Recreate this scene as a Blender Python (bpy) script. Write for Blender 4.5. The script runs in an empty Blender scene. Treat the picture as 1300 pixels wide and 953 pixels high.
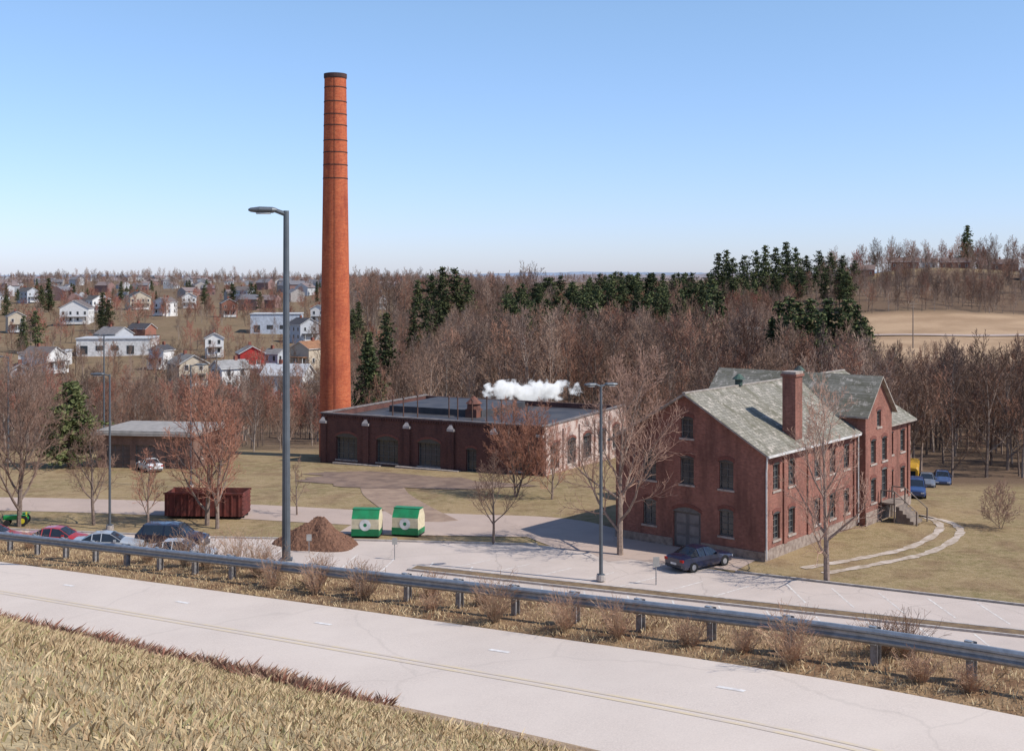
import bpy, bmesh, math, random
import numpy as np
from mathutils import Vector, Matrix, Euler
from mathutils import noise as mnoise
R=math.radians
scene=bpy.context.scene
COL=scene.collection
random.seed(7); np.random.seed(7)

# ---------------------------------------------------------------- materials
MATS={}
def nt(name):
    m=bpy.data.materials.new(name); m.use_nodes=True
    n=m.node_tree; b=n.nodes['Principled BSDF']; return m,n,b
def lk(n,a,b): n.links.new(a,b)
def mixc(n,fac,a,b,mode='MIX'):
    x=n.nodes.new('ShaderNodeMix'); x.data_type='RGBA'; x.blend_type=mode
    for s,v in ((x.inputs[0],fac),(x.inputs[6],a),(x.inputs[7],b)):
        if isinstance(v,(int,float)): s.default_value=v
        elif isinstance(v,tuple): s.default_value=(*v[:3],1)
        else: lk(n,v,s)
    return x.outputs[2]
def noise(n,scale,detail=4,vec=None,rough=.6):
    t=n.nodes.new('ShaderNodeTexNoise'); t.inputs['Scale'].default_value=scale
    t.inputs['Detail'].default_value=min(detail,4); t.inputs['Roughness'].default_value=rough
    if vec is not None: lk(n,vec,t.inputs['Vector'])
    return t.outputs['Fac']
def ramp(n,src,p0,p1):
    r=n.nodes.new('ShaderNodeMapRange'); r.inputs[1].default_value=p0; r.inputs[2].default_value=p1
    lk(n,src,r.inputs[0]); return r.outputs[0]
def math_(n,op,a,b=None):
    m=n.nodes.new('ShaderNodeMath'); m.operation=op
    for i,v in enumerate((a,b)):
        if v is None: continue
        if isinstance(v,(int,float)): m.inputs[i].default_value=v
        else: lk(n,v,m.inputs[i])
    return m.outputs[0]
def coord(n,kind='Object'):
    return n.nodes.new('ShaderNodeTexCoord').outputs[kind]
def bump(n,b,h,strength=.3,dist=.05):
    bp=n.nodes.new('ShaderNodeBump'); bp.inputs['Strength'].default_value=strength; bp.inputs['Distance'].default_value=dist
    lk(n,h,bp.inputs['Height']); lk(n,bp.outputs[0],b.inputs['Normal'])
def mat(name,c,rough=.8,c2=None,scale=1.5,metal=0,spec=.3,bmp=0,rnd=0,bscale=20):
    if name in MATS: return MATS[name]
    m,n,b=nt(name); b.inputs['Roughness'].default_value=rough; b.inputs['Metallic'].default_value=metal
    b.inputs['Specular IOR Level'].default_value=spec
    if c2 is None: c2=tuple(x*.72 for x in c)
    f=ramp(n,noise(n,scale,3,coord(n)),.35,.65)
    o=mixc(n,f,c,c2)
    if rnd:
        oi=n.nodes.new('ShaderNodeObjectInfo')
        r=n.nodes.new('ShaderNodeMapRange'); r.inputs[3].default_value=1-rnd; r.inputs[4].default_value=1+rnd
        lk(n,oi.outputs['Random'],r.inputs[0])
        cb=n.nodes.new('ShaderNodeCombineColor')
        for i in range(3): lk(n,r.outputs[0],cb.inputs[i])
        o=mixc(n,1.0,o,cb.outputs[0],'MULTIPLY')
    lk(n,o,b.inputs['Base Color'])
    if bmp: bump(n,b,noise(n,bscale,4,coord(n)),bmp,.05)
    MATS[name]=m; return m
def brick(name,c1,c2,mortar,stain=(.1,.06,.05),stainamt=.5,round_=0,cz=.075,cw=.22,pale=None):
    if name in MATS: return MATS[name]
    m,n,b=nt(name); b.inputs['Roughness'].default_value=.9; b.inputs['Specular IOR Level'].default_value=.15
    oc=coord(n); s=n.nodes.new('ShaderNodeSeparateXYZ'); lk(n,oc,s.inputs[0])
    if round_:
        u=math_(n,'MULTIPLY',math_(n,'ARCTAN2',s.outputs[1],s.outputs[0]),round_)
    else: u=math_(n,'ADD',s.outputs[0],s.outputs[1])
    cv=n.nodes.new('ShaderNodeCombineXYZ'); lk(n,u,cv.inputs[0]); lk(n,s.outputs[2],cv.inputs[1])
    t=n.nodes.new('ShaderNodeTexBrick'); lk(n,cv.outputs[0],t.inputs['Vector'])
    t.inputs['Color1'].default_value=(*c1,1); t.inputs['Color2'].default_value=(*c2,1); t.inputs['Mortar'].default_value=(*mortar,1)
    t.inputs['Scale'].default_value=1; t.inputs['Brick Width'].default_value=cw; t.inputs['Row Height'].default_value=cz
    t.inputs['Mortar Size'].default_value=.007
    st=n.nodes.new('ShaderNodeMapping'); st.inputs['Scale'].default_value=(1,1,.25); lk(n,oc,st.inputs[0])
    f=ramp(n,noise(n,.8,6,st.outputs[0],.7),.45,.68)
    f=math_(n,'MULTIPLY',f,stainamt)
    o=mixc(n,f,t.outputs['Color'],stain)
    if pale:
        f2=ramp(n,noise(n,.9,7,oc,.8),.42,.54); o=mixc(n,math_(n,'MULTIPLY',f2,.88),o,pale)
    sp=ramp(n,noise(n,5,4,oc,.75),.3,.7)
    o=mixc(n,sp,o,mixc(n,.32,o,(.02,.01,.01)))
    lk(n,o,b.inputs['Base Color']); bump(n,b,t.outputs['Fac'],-.3,.01)
    MATS[name]=m; return m

# ---------------------------------------------------------------- mesh builder
class MB:
    def __init__(s): s.v=[]; s.f=[]; s.m=[]
    def face(s,pts,mi=0):
        i=len(s.v); s.v+= [tuple(p) for p in pts]; s.f.append(tuple(range(i,i+len(pts)))); s.m.append(mi)
    def box(s,x0,x1,y0,y1,z0,z1,mi=0,M=None):
        c=[Vector((x,y,z)) for z in (z0,z1) for x,y in ((x0,y0),(x1,y0),(x1,y1),(x0,y1))]
        if M: c=[M@p for p in c]
        i=len(s.v); s.v+=[tuple(p) for p in c]
        for q in ((0,3,2,1),(4,5,6,7),(0,1,5,4),(1,2,6,5),(2,3,7,6),(3,0,4,7)):
            s.f.append(tuple(i+k for k in q)); s.m.append(mi)
    def tube(s,p,r0,q,r1,n=6,mi=0,cap=False):
        p=Vector(p); q=Vector(q); d=q-p
        if d.length<1e-6: return
        d.normalize(); a=d.orthogonal().normalized(); b=d.cross(a)
        i=len(s.v)
        for (o,r) in ((p,r0),(q,r1)):
            for k in range(n):
                t=2*math.pi*k/n; s.v.append(tuple(o+a*(math.cos(t)*r)+b*(math.sin(t)*r)))
        for k in range(n):
            k2=(k+1)%n; s.f.append((i+k,i+k2,i+n+k2,i+n+k)); s.m.append(mi)
        if cap:
            s.f.append(tuple(i+n+k for k in range(n))); s.m.append(mi)
            s.f.append(tuple(i+n-1-k for k in range(n))); s.m.append(mi)
    def mesh(s,name,mats,smooth=False):
        me=bpy.data.meshes.new(name); me.from_pydata(s.v,[],s.f)
        for m in mats: me.materials.append(m)
        me.polygons.foreach_set('material_index',s.m)
        if smooth: me.polygons.foreach_set('use_smooth',[True]*len(s.f))
        me.update(); return me
    def obj(s,name,mats,parent=None,loc=(0,0,0),rot=0,smooth=False,scale=1):
        o=bpy.data.objects.new(name,s.mesh(name,mats,smooth)); COL.objects.link(o)
        o.location=loc; o.rotation_euler=(0,0,rot); o.scale=(scale,)*3
        if parent: o.parent=parent
        return o
def empty(name,loc=(0,0,0),rot=0):
    o=bpy.data.objects.new(name,None); COL.objects.link(o); o.location=loc; o.rotation_euler=(0,0,rot); o.empty_display_size=.5; return o

# ---------------------------------------------------------------- terrain
RC=[(70,-42,14.2),(40,-10,13.5),(22,9.2,13.0),(14,17,12.55),(9.3,21.5,12.26),(6.6,24,12.04),(.97,29,11.38),(-6.3,35,10.6),(-18.9,45,9.31),(-27.2,51,8.66),(-45,63.5,7.3),(-80,88,5.2),(-150,135,2.5)]
def catmull(P,n=24):
    P=[np.array(p,float) for p in P]; P=[2*P[0]-P[1]]+P+[2*P[-1]-P[-2]]; out=[]
    for i in range(1,len(P)-2):
        for k in range(n):
            t=k/n; a,b,c,d=P[i-1:i+3]
            L=np.linalg.norm(c-b); m1=(c-a)/(np.linalg.norm(c-b)+np.linalg.norm(b-a))*L; m2=(d-b)/(np.linalg.norm(d-c)+np.linalg.norm(c-b))*L
            out.append((2*t**3-3*t**2+1)*b+(t**3-2*t**2+t)*m1+(-2*t**3+3*t**2)*c+(t**3-t**2)*m2)
    out.append(P[-2]); return np.array(out)
RAIL=catmull(RC); RAIL[:,2]-=.78
seg=np.diff(RAIL[:,:2],axis=0); SL=np.r_[0,np.cumsum(np.hypot(seg[:,0],seg[:,1]))]
def rail_at(s):
    x=np.interp(s,SL,RAIL[:,0]); y=np.interp(s,SL,RAIL[:,1]); z=np.interp(s,SL,RAIL[:,2])
    x2=np.interp(s+.5,SL,RAIL[:,0]); y2=np.interp(s+.5,SL,RAIL[:,1]); x1=np.interp(s-.5,SL,RAIL[:,0]); y1=np.interp(s-.5,SL,RAIL[:,1])
    t=np.array([x2-x1,y2-y1]); t/=np.linalg.norm(t)
    return x,y,z,t,None
def sdist(X,Y):
    X=np.atleast_1d(X).astype(float); Y=np.atleast_1d(Y).astype(float)
    D=np.full(X.shape,1e9); Z=np.zeros(X.shape); S=np.zeros(X.shape)
    for i in range(len(RAIL)-1):
        a=RAIL[i]; b=RAIL[i+1]; e=b[:2]-a[:2]; l2=e@e
        if l2<1e-9: continue
        t=np.clip(((X-a[0])*e[0]+(Y-a[1])*e[1])/l2,0,1)
        dx=X-(a[0]+t*e[0]); dy=Y-(a[1]+t*e[1]); d=np.hypot(dx,dy)
        sg=np.sign(e[0]*dy-e[1]*dx)
        m=d<np.abs(D); D=np.where(m,d*np.where(sg==0,1,sg),D); Z=np.where(m,a[2]+t*(b[2]-a[2]),Z); S=np.where(m,SL[i]+t*math.sqrt(l2),S)
    return D,Z,S
def sm(a,b,x):
    t=np.clip((x-a)/(b-a),0,1); return t*t*(3-2*t)
YK=[0,100,130,150,200,300,350,420,500,560,700,1000,1500,3000,6000]
ZL=[0,0,-1.2,-2.5,-7,-7,-6.5,-5,-2,-.5,3,8,11.5,15,16]
ZR=[0,0,-.8,-2,-4.5,-2.6,.6,5.5,14.0,22,23,21,18,16,16]
def base(X,Y):
    a=X/np.maximum(Y,50); f=sm(.12,.36,a)
    z=np.interp(Y,YK,ZL)*(1-f)+np.interp(Y,YK,ZR)*f
    z=z+8*np.exp(-((X-50)/55)**2-((Y-450)/70)**2)+4*np.exp(-((X-120)/40)**2-((Y-480)/40)**2)
    w=sm(160,260,Y); z=z+w*(1.2*np.sin(X*.021+1)*np.cos(Y*.017)+.7*np.sin(X*.05+Y*.03))
    w=sm(500,800,Y); z=z+w*(2.2*np.sin(X*.009+2)*np.cos(Y*.006+1)+1.2*np.sin(X*.017+Y*.011))
    return z
RW0,RW1=1.35,7.0
def height(X,Y):
    X=np.atleast_1d(X).astype(float); Y=np.atleast_1d(Y).astype(float)
    D,Z,S=sdist(X,Y); B=base(X,Y)
    e=-D
    far=Z+(B-Z)*sm(1.0,19,e)
    dn=np.clip((D-RW1)/15,0,1)
    near=Z+(17.3-Z)*(dn*.93+.07*dn*dn)
    z=np.where(D>0,near,far)
    z=np.where((D>RW0-.1)&(D<RW1+.15),Z-.12,z)
    return z
def hz(x,y): return float(height(x,y)[0])
def axis(parts):
    out=[]
    for a,b,st in parts: out+=list(np.arange(a,b-1e-6,st))
    out.append(parts[-1][1]); return out
xs=axis([(-46,26,.6),(26,110,4),(110,400,16),(400,1200,80),(1200,5200,500)])
xneg=[-46-4*i for i in range(1,18)]; xneg+= [-118-16*i for i in range(1,20)]+[-430-80*i for i in range(1,12)]+[-1400-500*i for i in range(1,9)]
xs=np.array(sorted(xneg)+xs)
ys=np.array(axis([(-60,4,4),(4,66,.6),(66,160,2.5),(160,620,7),(620,1600,50),(1600,6200,300)]))
GX,GY=np.meshgrid(xs,ys); gx=GX.ravel(); gy=GY.ravel()
gz=height(gx,gy)
dd,_,_=sdist(gx,gy)
nx,ny=len(xs),len(ys)
idx=np.arange(nx*ny).reshape(ny,nx)
fs=np.stack([idx[:-1,:-1],idx[:-1,1:],idx[1:,1:],idx[1:,:-1]],-1).reshape(-1,4)
me=bpy.data.meshes.new('ground'); me.from_pydata(np.stack([gx,gy,gz],1).tolist(),[],fs.tolist())
me.polygons.foreach_set('use_smooth',[True]*len(fs))
ga=gx/np.maximum(gy,20)
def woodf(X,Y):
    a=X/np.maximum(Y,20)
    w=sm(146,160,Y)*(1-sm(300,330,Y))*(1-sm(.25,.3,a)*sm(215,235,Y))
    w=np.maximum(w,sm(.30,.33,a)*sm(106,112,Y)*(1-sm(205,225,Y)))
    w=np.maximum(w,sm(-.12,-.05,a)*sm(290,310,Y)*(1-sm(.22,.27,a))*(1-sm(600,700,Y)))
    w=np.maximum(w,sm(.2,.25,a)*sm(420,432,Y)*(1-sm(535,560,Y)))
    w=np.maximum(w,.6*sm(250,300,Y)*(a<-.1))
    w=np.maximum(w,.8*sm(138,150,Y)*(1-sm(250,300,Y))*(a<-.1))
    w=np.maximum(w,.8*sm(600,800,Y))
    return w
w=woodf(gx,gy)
fld=sm(.24,.3,ga)*sm(225,240,gy)*(1-sm(424,434,gy))
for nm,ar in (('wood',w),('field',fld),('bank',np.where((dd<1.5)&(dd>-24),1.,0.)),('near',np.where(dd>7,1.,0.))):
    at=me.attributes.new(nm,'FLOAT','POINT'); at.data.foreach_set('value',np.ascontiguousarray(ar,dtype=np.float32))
m,n,b=nt('ground_turf'); b.inputs['Roughness'].default_value=.95; b.inputs['Specular IOR Level'].default_value=.1
oc=coord(n)
g1=mixc(n,ramp(n,noise(n,.09,6,oc),.38,.62),(.35,.25,.13),(.225,.18,.08))
g1=mixc(n,ramp(n,noise(n,1.6,6,oc,.7),.35,.7),g1,(.41,.30,.175))
g1=mixc(n,math_(n,'MULTIPLY',ramp(n,noise(n,.35,5,oc),.48,.68),.7),g1,(.24,.15,.09))
g1=mixc(n,math_(n,'MULTIPLY',ramp(n,noise(n,.7,5,oc,.75),.55,.7),.5),g1,(.15,.125,.05))
def attr(nm):
    a=n.nodes.new('ShaderNodeAttribute'); a.attribute_name=nm; return a.outputs['Fac']
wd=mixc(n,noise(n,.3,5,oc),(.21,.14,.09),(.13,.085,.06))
fl=mixc(n,ramp(n,noise(n,.05,5,oc),.4,.6),(.50,.34,.21),(.38,.25,.15))
bkc=mixc(n,ramp(n,noise(n,1.2,6,oc,.7),.4,.6),(.38,.25,.14),(.22,.125,.07))
nrc=mixc(n,ramp(n,noise(n,.9,6,oc,.7),.4,.6),(.46,.36,.21),(.36,.27,.15))
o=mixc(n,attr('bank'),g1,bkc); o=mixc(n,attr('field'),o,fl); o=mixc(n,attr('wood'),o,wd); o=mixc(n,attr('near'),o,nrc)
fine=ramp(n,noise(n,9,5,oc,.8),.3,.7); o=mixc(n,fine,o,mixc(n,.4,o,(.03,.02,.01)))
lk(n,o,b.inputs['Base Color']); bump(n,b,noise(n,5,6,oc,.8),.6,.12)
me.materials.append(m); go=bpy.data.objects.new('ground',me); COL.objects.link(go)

# ---------------------------------------------------------------- paving
def paving(name,c,c2,crack=.5,sc=.5):
    m,n,b=nt(name); b.inputs['Roughness'].default_value=.9; b.inputs['Specular IOR Level'].default_value=.2
    oc=coord(n)
    o=mixc(n,ramp(n,noise(n,sc,6,oc,.65),.35,.65),c,c2)
    o=mixc(n,ramp(n,noise(n,30,3,oc,.8),.35,.65),o,tuple(x*1.1 for x in c))
    v=n.nodes.new('ShaderNodeTexVoronoi'); v.feature='DISTANCE_TO_EDGE'; v.inputs['Scale'].default_value=.13
    mp=n.nodes.new('ShaderNodeVectorMath'); mp.operation='ADD'; nn=n.nodes.new('ShaderNodeTexNoise'); nn.inputs['Scale'].default_value=.8; nn.inputs['Detail'].default_value=4
    lk(n,oc,nn.inputs['Vector']); lk(n,oc,mp.inputs[0]); lk(n,nn.outputs['Color'],mp.inputs[1]); lk(n,mp.outputs[0],v.inputs['Vector'])
    f=ramp(n,v.outputs[0],.008,.0); f=math_(n,'MULTIPLY',f,crack)
    o=mixc(n,f,o,tuple(x*.5 for x in c))
    st=ramp(n,noise(n,.12,4,oc),.5,.75); o=mixc(n,math_(n,'MULTIPLY',st,.28),o,tuple(x*.7 for x in c2))
    lk(n,o,b.inputs['Base Color']); bump(n,b,noise(n,60,2,oc),.2,.01); return m
M_road=paving('road_concrete',(.57,.485,.415),(.50,.42,.36),.18)
M_lot=paving('lot_asphalt_worn',(.49,.41,.355),(.39,.325,.28),.4,.3)
M_drive=paving('drive_asphalt',(.41,.315,.26),(.31,.24,.20),.3,.3)
M_kerb=mat('kerb_concrete',(.46,.41,.37),c2=(.32,.28,.25),scale=3)
M_white=mat('road_paint_white',(.78,.75,.71),c2=(.55,.5,.46),scale=4)
M_yel=mat('road_paint_yellow',(.62,.50,.33),c2=(.55,.46,.38),scale=2)
def strip(mb,d0,d1,s0,s1,st,dz,mi=0,cross=1,drape=False):
    ss=np.arange(s0,s1+1e-6,st)
    rows=[]
    for s in ss:
        x,y,z,t,nn=rail_at(s); N=np.array([-t[1],t[0]])
        rows.append([(x+N[0]*(d0+(d1-d0)*k/cross),y+N[1]*(d0+(d1-d0)*k/cross),z+dz) for k in range(cross+1)])
    if drape:
        A=np.array(rows).reshape(-1,3); Z=A[:,2]-dz; d=np.tile([d0+(d1-d0)*k/cross for k in range(cross+1)],len(rows))
        dn=np.clip((d-RW1)/15,0,1); zn=Z+(17.3-Z)*(dn*.93+.07*dn*dn)+dz*(1-np.clip((d-RW1-.9)/.9,0,1)*1.6)
        A[:,2]=zn; rows=A.reshape(len(rows),cross+1,3).tolist()
    for i in range(len(rows)-1):
        for k in range(cross):
            mb.face([rows[i][k],rows[i][k+1],rows[i+1][k+1],rows[i+1][k]],mi)
S0,S1=SL[0]+20,SL[-1]-30
mb=MB(); strip(mb,RW0,RW1,S0,S1,1,.0,0,2)
mb.obj('road',[M_road])
mb=MB(); strip(mb,RW1-.06,RW1+1.8,S0,S1,.8,.07,0,6,True)
mb.obj('verge',[mat('verge_earth',(.38,.27,.17),c2=(.26,.17,.10),scale=1.5,bmp=.6)],smooth=True)
mb=MB(); strip(mb,4.22,4.31,S0,S1,1,.006); strip(mb,4.42,4.51,S0,S1,1,.006)
mb.obj('road_centre_line',[M_yel])
mb=MB(); s=S0
while s<S1-3: strip(mb,2.75,2.87,s,s+.6,.6,.006); s+=6
mb.obj('lane_marking',[M_white])
def poly(name,pts,z,m):
    mb=MB(); mb.face([(x,y,z) for x,y in pts]); o=mb.obj(name,[m])
    if o.data.polygons[0].normal.z<0: o.data.flip_normals()
    return o
poly('parking_lot',[(-46,91),(-38.6,89),(-21.8,86.1),(-11.3,85.2),(2.2,83.7),(8,81),(14.2,76),(29.5,68.2),(60,55.3),(60,20),(25,37),(16,45.4),(8.3,52.4),(-5,62.4),(-13,69),(-31.5,82.5),(-46,90)],.02,M_lot)
def ribbon(mb,pts,w,z0,mi=0,drape=False):
    P=catmull([(x,y,0) for x,y in pts],10)[:,:2]; rows=[]
    for i in range(len(P)):
        t=P[min(i+1,len(P)-1)]-P[max(i-1,0)]; t=t/np.linalg.norm(t); N=np.array([-t[1],t[0]])
        ww=w*(1+.22*math.sin(i*1.3)+.15*math.sin(i*2.9)) if w<1 else w
        a=P[i]+N*ww/2; c=P[i]-N*ww/2
        za=hz(*a)+z0 if drape else z0; zc=hz(*c)+z0 if drape else z0
        rows.append(((a[0],a[1],za),(c[0],c[1],zc)))
    for i in range(len(rows)-1): mb.face([rows[i][1],rows[i+1][1],rows[i+1][0],rows[i][0]],mi)
mb=MB(); ribbon(mb,[(9,80),(6.5,86),(3,90.5),(-4,92),(-13,93.7),(-23,96.2),(-43.5,99.2),(-70,99)],5.6,.028); mb.obj('driveway',[M_drive])
poly('driveway_apron',[(3,83),(9,79),(14.5,76.5),(16.5,79.5),(8.5,86),(5,92),(-2,92)],.036,M_drive)
poly('loading_pad',[(-13,87.4),(1,86.4),(2.5,91),(-12,92.2)],.044,M_drive)
mb=MB(); ribbon(mb,[(-6,91.5),(-9,98),(-11,104),(-12,109)],4,.03,0,True); mb.obj('dirt_track',[mat('dirt_earth',(.33,.23,.16),c2=(.23,.155,.11),scale=.8,bmp=.4)])
mb=MB(); ring=[]
for k in range(60):
    a=2*math.pi*k/60; rr=1+.18*math.sin(3*a+1)+.1*math.sin(7*a)+.06*math.sin(13*a)+.05*math.sin(23*a)
    x=-11+10*rr*math.cos(a)+2*math.sin(a); y=113.5+4.6*rr*math.sin(a)-4.5*math.cos(a); ring.append((x,y,hz(x,y)+.05))
c=(-11,113.5,hz(-11,113.5)+.06)
for k in range(60): mb.face([c,ring[k],ring[(k+1)%60]])
mb.obj('bare_earth_patch',[mat('worn_earth',(.25,.17,.12),c2=(.15,.1,.075),scale=.6,bmp=.4)])
O=np.array([-6.4,77.]); U=np.array([.921,-.39]); V=np.array([.39,.921])
def uv(u,v): p=O+U*u+V*v; return p[0],p[1]
def kbox(mb,u0,u1,v0,v1,z0,z1,mi=0):
    c=[uv(u0,v0),uv(u1,v0),uv(u1,v1),uv(u0,v1)]
    i=len(mb.v); mb.v+=[(x,y,z) for z in (z0,z1) for x,y in c]
    for q in ((0,3,2,1),(4,5,6,7),(0,1,5,4),(1,2,6,5),(2,3,7,6),(3,0,4,7)): mb.f.append(tuple(i+k for k in q)); mb.m.append(mi)
mb=MB()
kbox(mb,0,62,-.62,-.45,0,.15,0); kbox(mb,0,62,.45,.62,0,.15,0); kbox(mb,-.17,0,-.62,.62,0,.15,0); kbox(mb,0,62,-.45,.45,0,.13,1)
mb.obj('parking_island',[M_kerb,mat('island_turf',(.22,.15,.08),c2=(.13,.085,.05),scale=2,bmp=.5)])
mb=MB(); 
def kerbline(mb,pts,w=.16,h=.13):
    for (a,b_) in zip(pts[:-1],pts[1:]):
        a=Vector((*a,0)); b2=Vector((*b_,0)); d=(b2-a); L=d.length; ang=math.atan2(d.y,d.x)
        mb.box(0,L,-w/2,w/2,0,h,0,Matrix.Translation(a)@Matrix.Rotation(ang,4,'Z'))
kerbline(mb,[(14.4,76.1),(29.5,68.4),(60,55.5)]); kerbline(mb,[(-38.6,89.1),(-21.8,86.2),(-11.3,85.3),(1.8,83.85)])
mb.obj('kerb',[M_kerb])
mb=MB()
def line(mb,u0,v0,u1,v1,w=.11,z=.026):
    a=np.array(uv(u0,v0)); b_=np.array(uv(u1,v1)); t=(b_-a)/np.linalg.norm(b_-a); N=np.array([-t[1],t[0]])*w/2
    mb.face([(*(a-N),z),(*(b_-N),z),(*(b_+N),z),(*(a+N),z)])
for k in range(20):
    u=23+2.75*k; line(mb,u,5.7,u+1.8,1.8)
for k in range(27): u=1+2.75*k; (u<60) and line(mb,u,-.75,u+1.8,-5.2)
for k in range(7): u=2+2.9*k; line(mb,u,.8,u+1.6,4.2)
for k in range(8): u=-17+2.9*k; line(mb,u,2.0,u+1.2,-2.6)
mb.obj('parking_stall_lines',[mat('faded_line_white',(.66,.62,.57),c2=(.46,.4,.35),scale=2.5)])
mb=MB()
tr=[(19.5,76.5),(24,79.2),(28.5,82.5),(32.8,88.5),(33.4,92.5),(30.8,96.5)]
for off in (-.85,.85):
    P=[(x+off*.6,y-off*.8) for x,y in tr]; ribbon(mb,P,.6,.03)
mb.obj('gravel_path',[mat('pale_gravel',(.52,.44,.37),c2=(.30,.23,.16),scale=1.2)])
mb=MB(); ribbon(mb,[(88,372),(110,371),(150,368),(200,366),(260,360)],4,.3,0,True); mb.obj('country_road',[M_drive])

# ---------------------------------------------------------------- guardrail
M_galv=mat('galvanised_steel',(.36,.38,.40),.45,c2=(.26,.28,.30),scale=6,metal=.55,spec=.5)
M_post=mat('post_weathered',(.34,.33,.33),.6,c2=(.2,.18,.17),scale=8,metal=.3)
gr=empty('guardrail')
prof=[(0,-.155),(.03,-.15),(.075,-.105),(.08,-.07),(.02,-.03),(.015,0),(.02,.03),(.08,.07),(.075,.105),(.03,.15),(0,.155)]
mb=MB(); rows=[]
gs0,gs1=SL[0]+45,SL[-1]-60
for s in np.arange(gs0,gs1,.95):
    x,y,z,t,_=rail_at(s); N=np.array([-t[1],t[0]])
    rows.append([(x+N[0]*(.17+a),y+N[1]*(.17+a),z+.61+h) for a,h in prof]+[(x+N[0]*(.155+a),y+N[1]*(.155+a),z+.61+h) for a,h in prof[::-1]])
for i in range(len(rows)-1):
    k=len(rows[0])
    for j in range(k): mb.face([rows[i][j],rows[i][(j+1)%k],rows[i+1][(j+1)%k],rows[i+1][j]])
mb.obj('w_beam',[M_galv],gr)
mb=MB(); s=gs0
while s<gs1:
    x,y,z,t,_=rail_at(s); M=Matrix.Translation((x,y,z))@Matrix.Rotation(math.atan2(t[1],t[0]),4,'Z')
    mb.box(-.075,.075,-.1,-.09,-.4,.74,0,M); mb.box(-.075,.075,.055,.065,-.4,.74,0,M); mb.box(-.005,.005,-.09,.055,-.4,.739,0,M)
    mb.box(-.07,.07,.067,.155,.43,.79,1,M)
    s+=1.905
mb.obj('posts',[M_post,M_galv],gr)

# ---------------------------------------------------------------- building helpers
def wall(mb,o,u,nrm,W,H,ops,mi=0,depth=.22,z0=0,mg=1,mf=2,msill=3,arch=True):
    o=Vector(o);u=Vector(u);nrm=Vector(nrm)
    P=lambda a,z,d=0:o+u*a+Vector((0,0,z))+nrm*d
    flip=(u.cross(Vector((0,0,1)))).dot(nrm)<0
    def F(pts,m):
        mb.face(pts[::-1] if flip else pts,m)
    us=sorted({0,W}|{v for p in ops for v in p[:2]}); zs=sorted({z0,H}|{v for p in ops for v in p[2:4]})
    for a,b_ in zip(us[:-1],us[1:]):
        for c,d in zip(zs[:-1],zs[1:]):
            ca,cz=(a+b_)/2,(c+d)/2
            if any(p[0]<ca<p[1] and p[2]<cz<p[3] for p in ops): continue
            F([P(a,c),P(b_,c),P(b_,d),P(a,d)],mi)
    for p in ops:
        a,b_,c,d,kind=p[:5]; nxp=p[5] if len(p)>5 else 2; nzp=p[6] if len(p)>6 else 4
        for q in ([P(a,c),P(a,c,-depth),P(a,d,-depth),P(a,d)],[P(b_,c,-depth),P(b_,c),P(b_,d),P(b_,d,-depth)],[P(a,d,-depth),P(b_,d,-depth),P(b_,d),P(a,d)],[P(a,c),P(b_,c),P(b_,c,-depth),P(a,c,-depth)]):
            F(q,mi)
        F([P(a,c,-depth),P(b_,c,-depth),P(b_,d,-depth),P(a,d,-depth)],mg if kind!='board' else mf)
        def bar(a0,a1,c0,c1,d0,d1,m):
            pts=[P(x,z,dd_) for z in (c0,c1) for x,dd_ in ((a0,d0),(a1,d0),(a1,d1),(a0,d1))]
            i=len(mb.v); mb.v+=[tuple(x) for x in pts]
            for q in ((0,3,2,1),(4,5,6,7),(0,1,5,4),(1,2,6,5),(2,3,7,6),(3,0,4,7)): mb.f.append(tuple(i+k for k in q)); mb.m.append(m)
        fw=.07
        bar(a+.002,a+fw,c+.002,d-.002,-depth+.002,-depth+.08,mf); bar(b_-fw,b_-.002,c+.002,d-.002,-depth+.002,-depth+.08,mf)
        bar(a+fw,b_-fw,c+.002,c+fw,-depth+.002,-depth+.08,mf); bar(a+fw,b_-fw,d-fw,d-.002,-depth+.002,-depth+.08,mf)
        for k in range(1,nxp): x=a+(b_-a)*k/nxp; bar(x-.022,x+.022,c+fw,d-fw,-depth+.004,-depth+.06,mf)
        for k in range(1,nzp): z=c+(d-c)*k/nzp; bar(a+fw,b_-fw,z-.018,z+.018,-depth+.005,-depth+.05,mf)
        if kind!='door': bar(a-.1,b_+.1,c-.14,c-.002,-.05,.07,msill)
        if arch:
            n_=9; wdt=b_-a; rise=.16*wdt
            for k in range(n_):
                t0,t1=k/n_,(k+1)/n_
                x0,x1=a-.1+(wdt+.2)*t0,a-.1+(wdt+.2)*t1
                h0,h1=rise*4*t0*(1-t0),rise*4*t1*(1-t1)
                F([P(x0,d-.0,.012),P(x1,d-.0,.012),P(x1,d+h1,.012),P(x0,d+h0,.012)],mg if kind!='door' else mf)
                F([P(x0,d+.003+h0,.035),P(x1,d+.003+h1,.035),P(x1,d+.26+h1,.035),P(x0,d+.26+h0,.035)],msill+1)
                F([P(x0,d+.26+h0,.035),P(x1,d+.26+h1,.035),P(x1,d+.26+h1,0),P(x0,d+.26+h0,0)],msill+1)
                F([P(x0,d+.003+h0,0),P(x1,d+.003+h1,0),P(x1,d+.003+h1,.035),P(x0,d+.003+h0,.035)],msill+1)
B_mill=brick('brick_mill',(.345,.135,.095),(.24,.085,.062),(.36,.25,.20),(.12,.06,.048),.7)
B_works=brick('brick_works',(.17,.07,.055),(.11,.047,.04),(.17,.115,.095),(.05,.03,.03),.6)
B_pale=brick('brick_works_painted',(.40,.22,.17),(.33,.17,.13),(.42,.32,.28),(.18,.11,.09),.4,pale=(.64,.53,.47))
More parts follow.
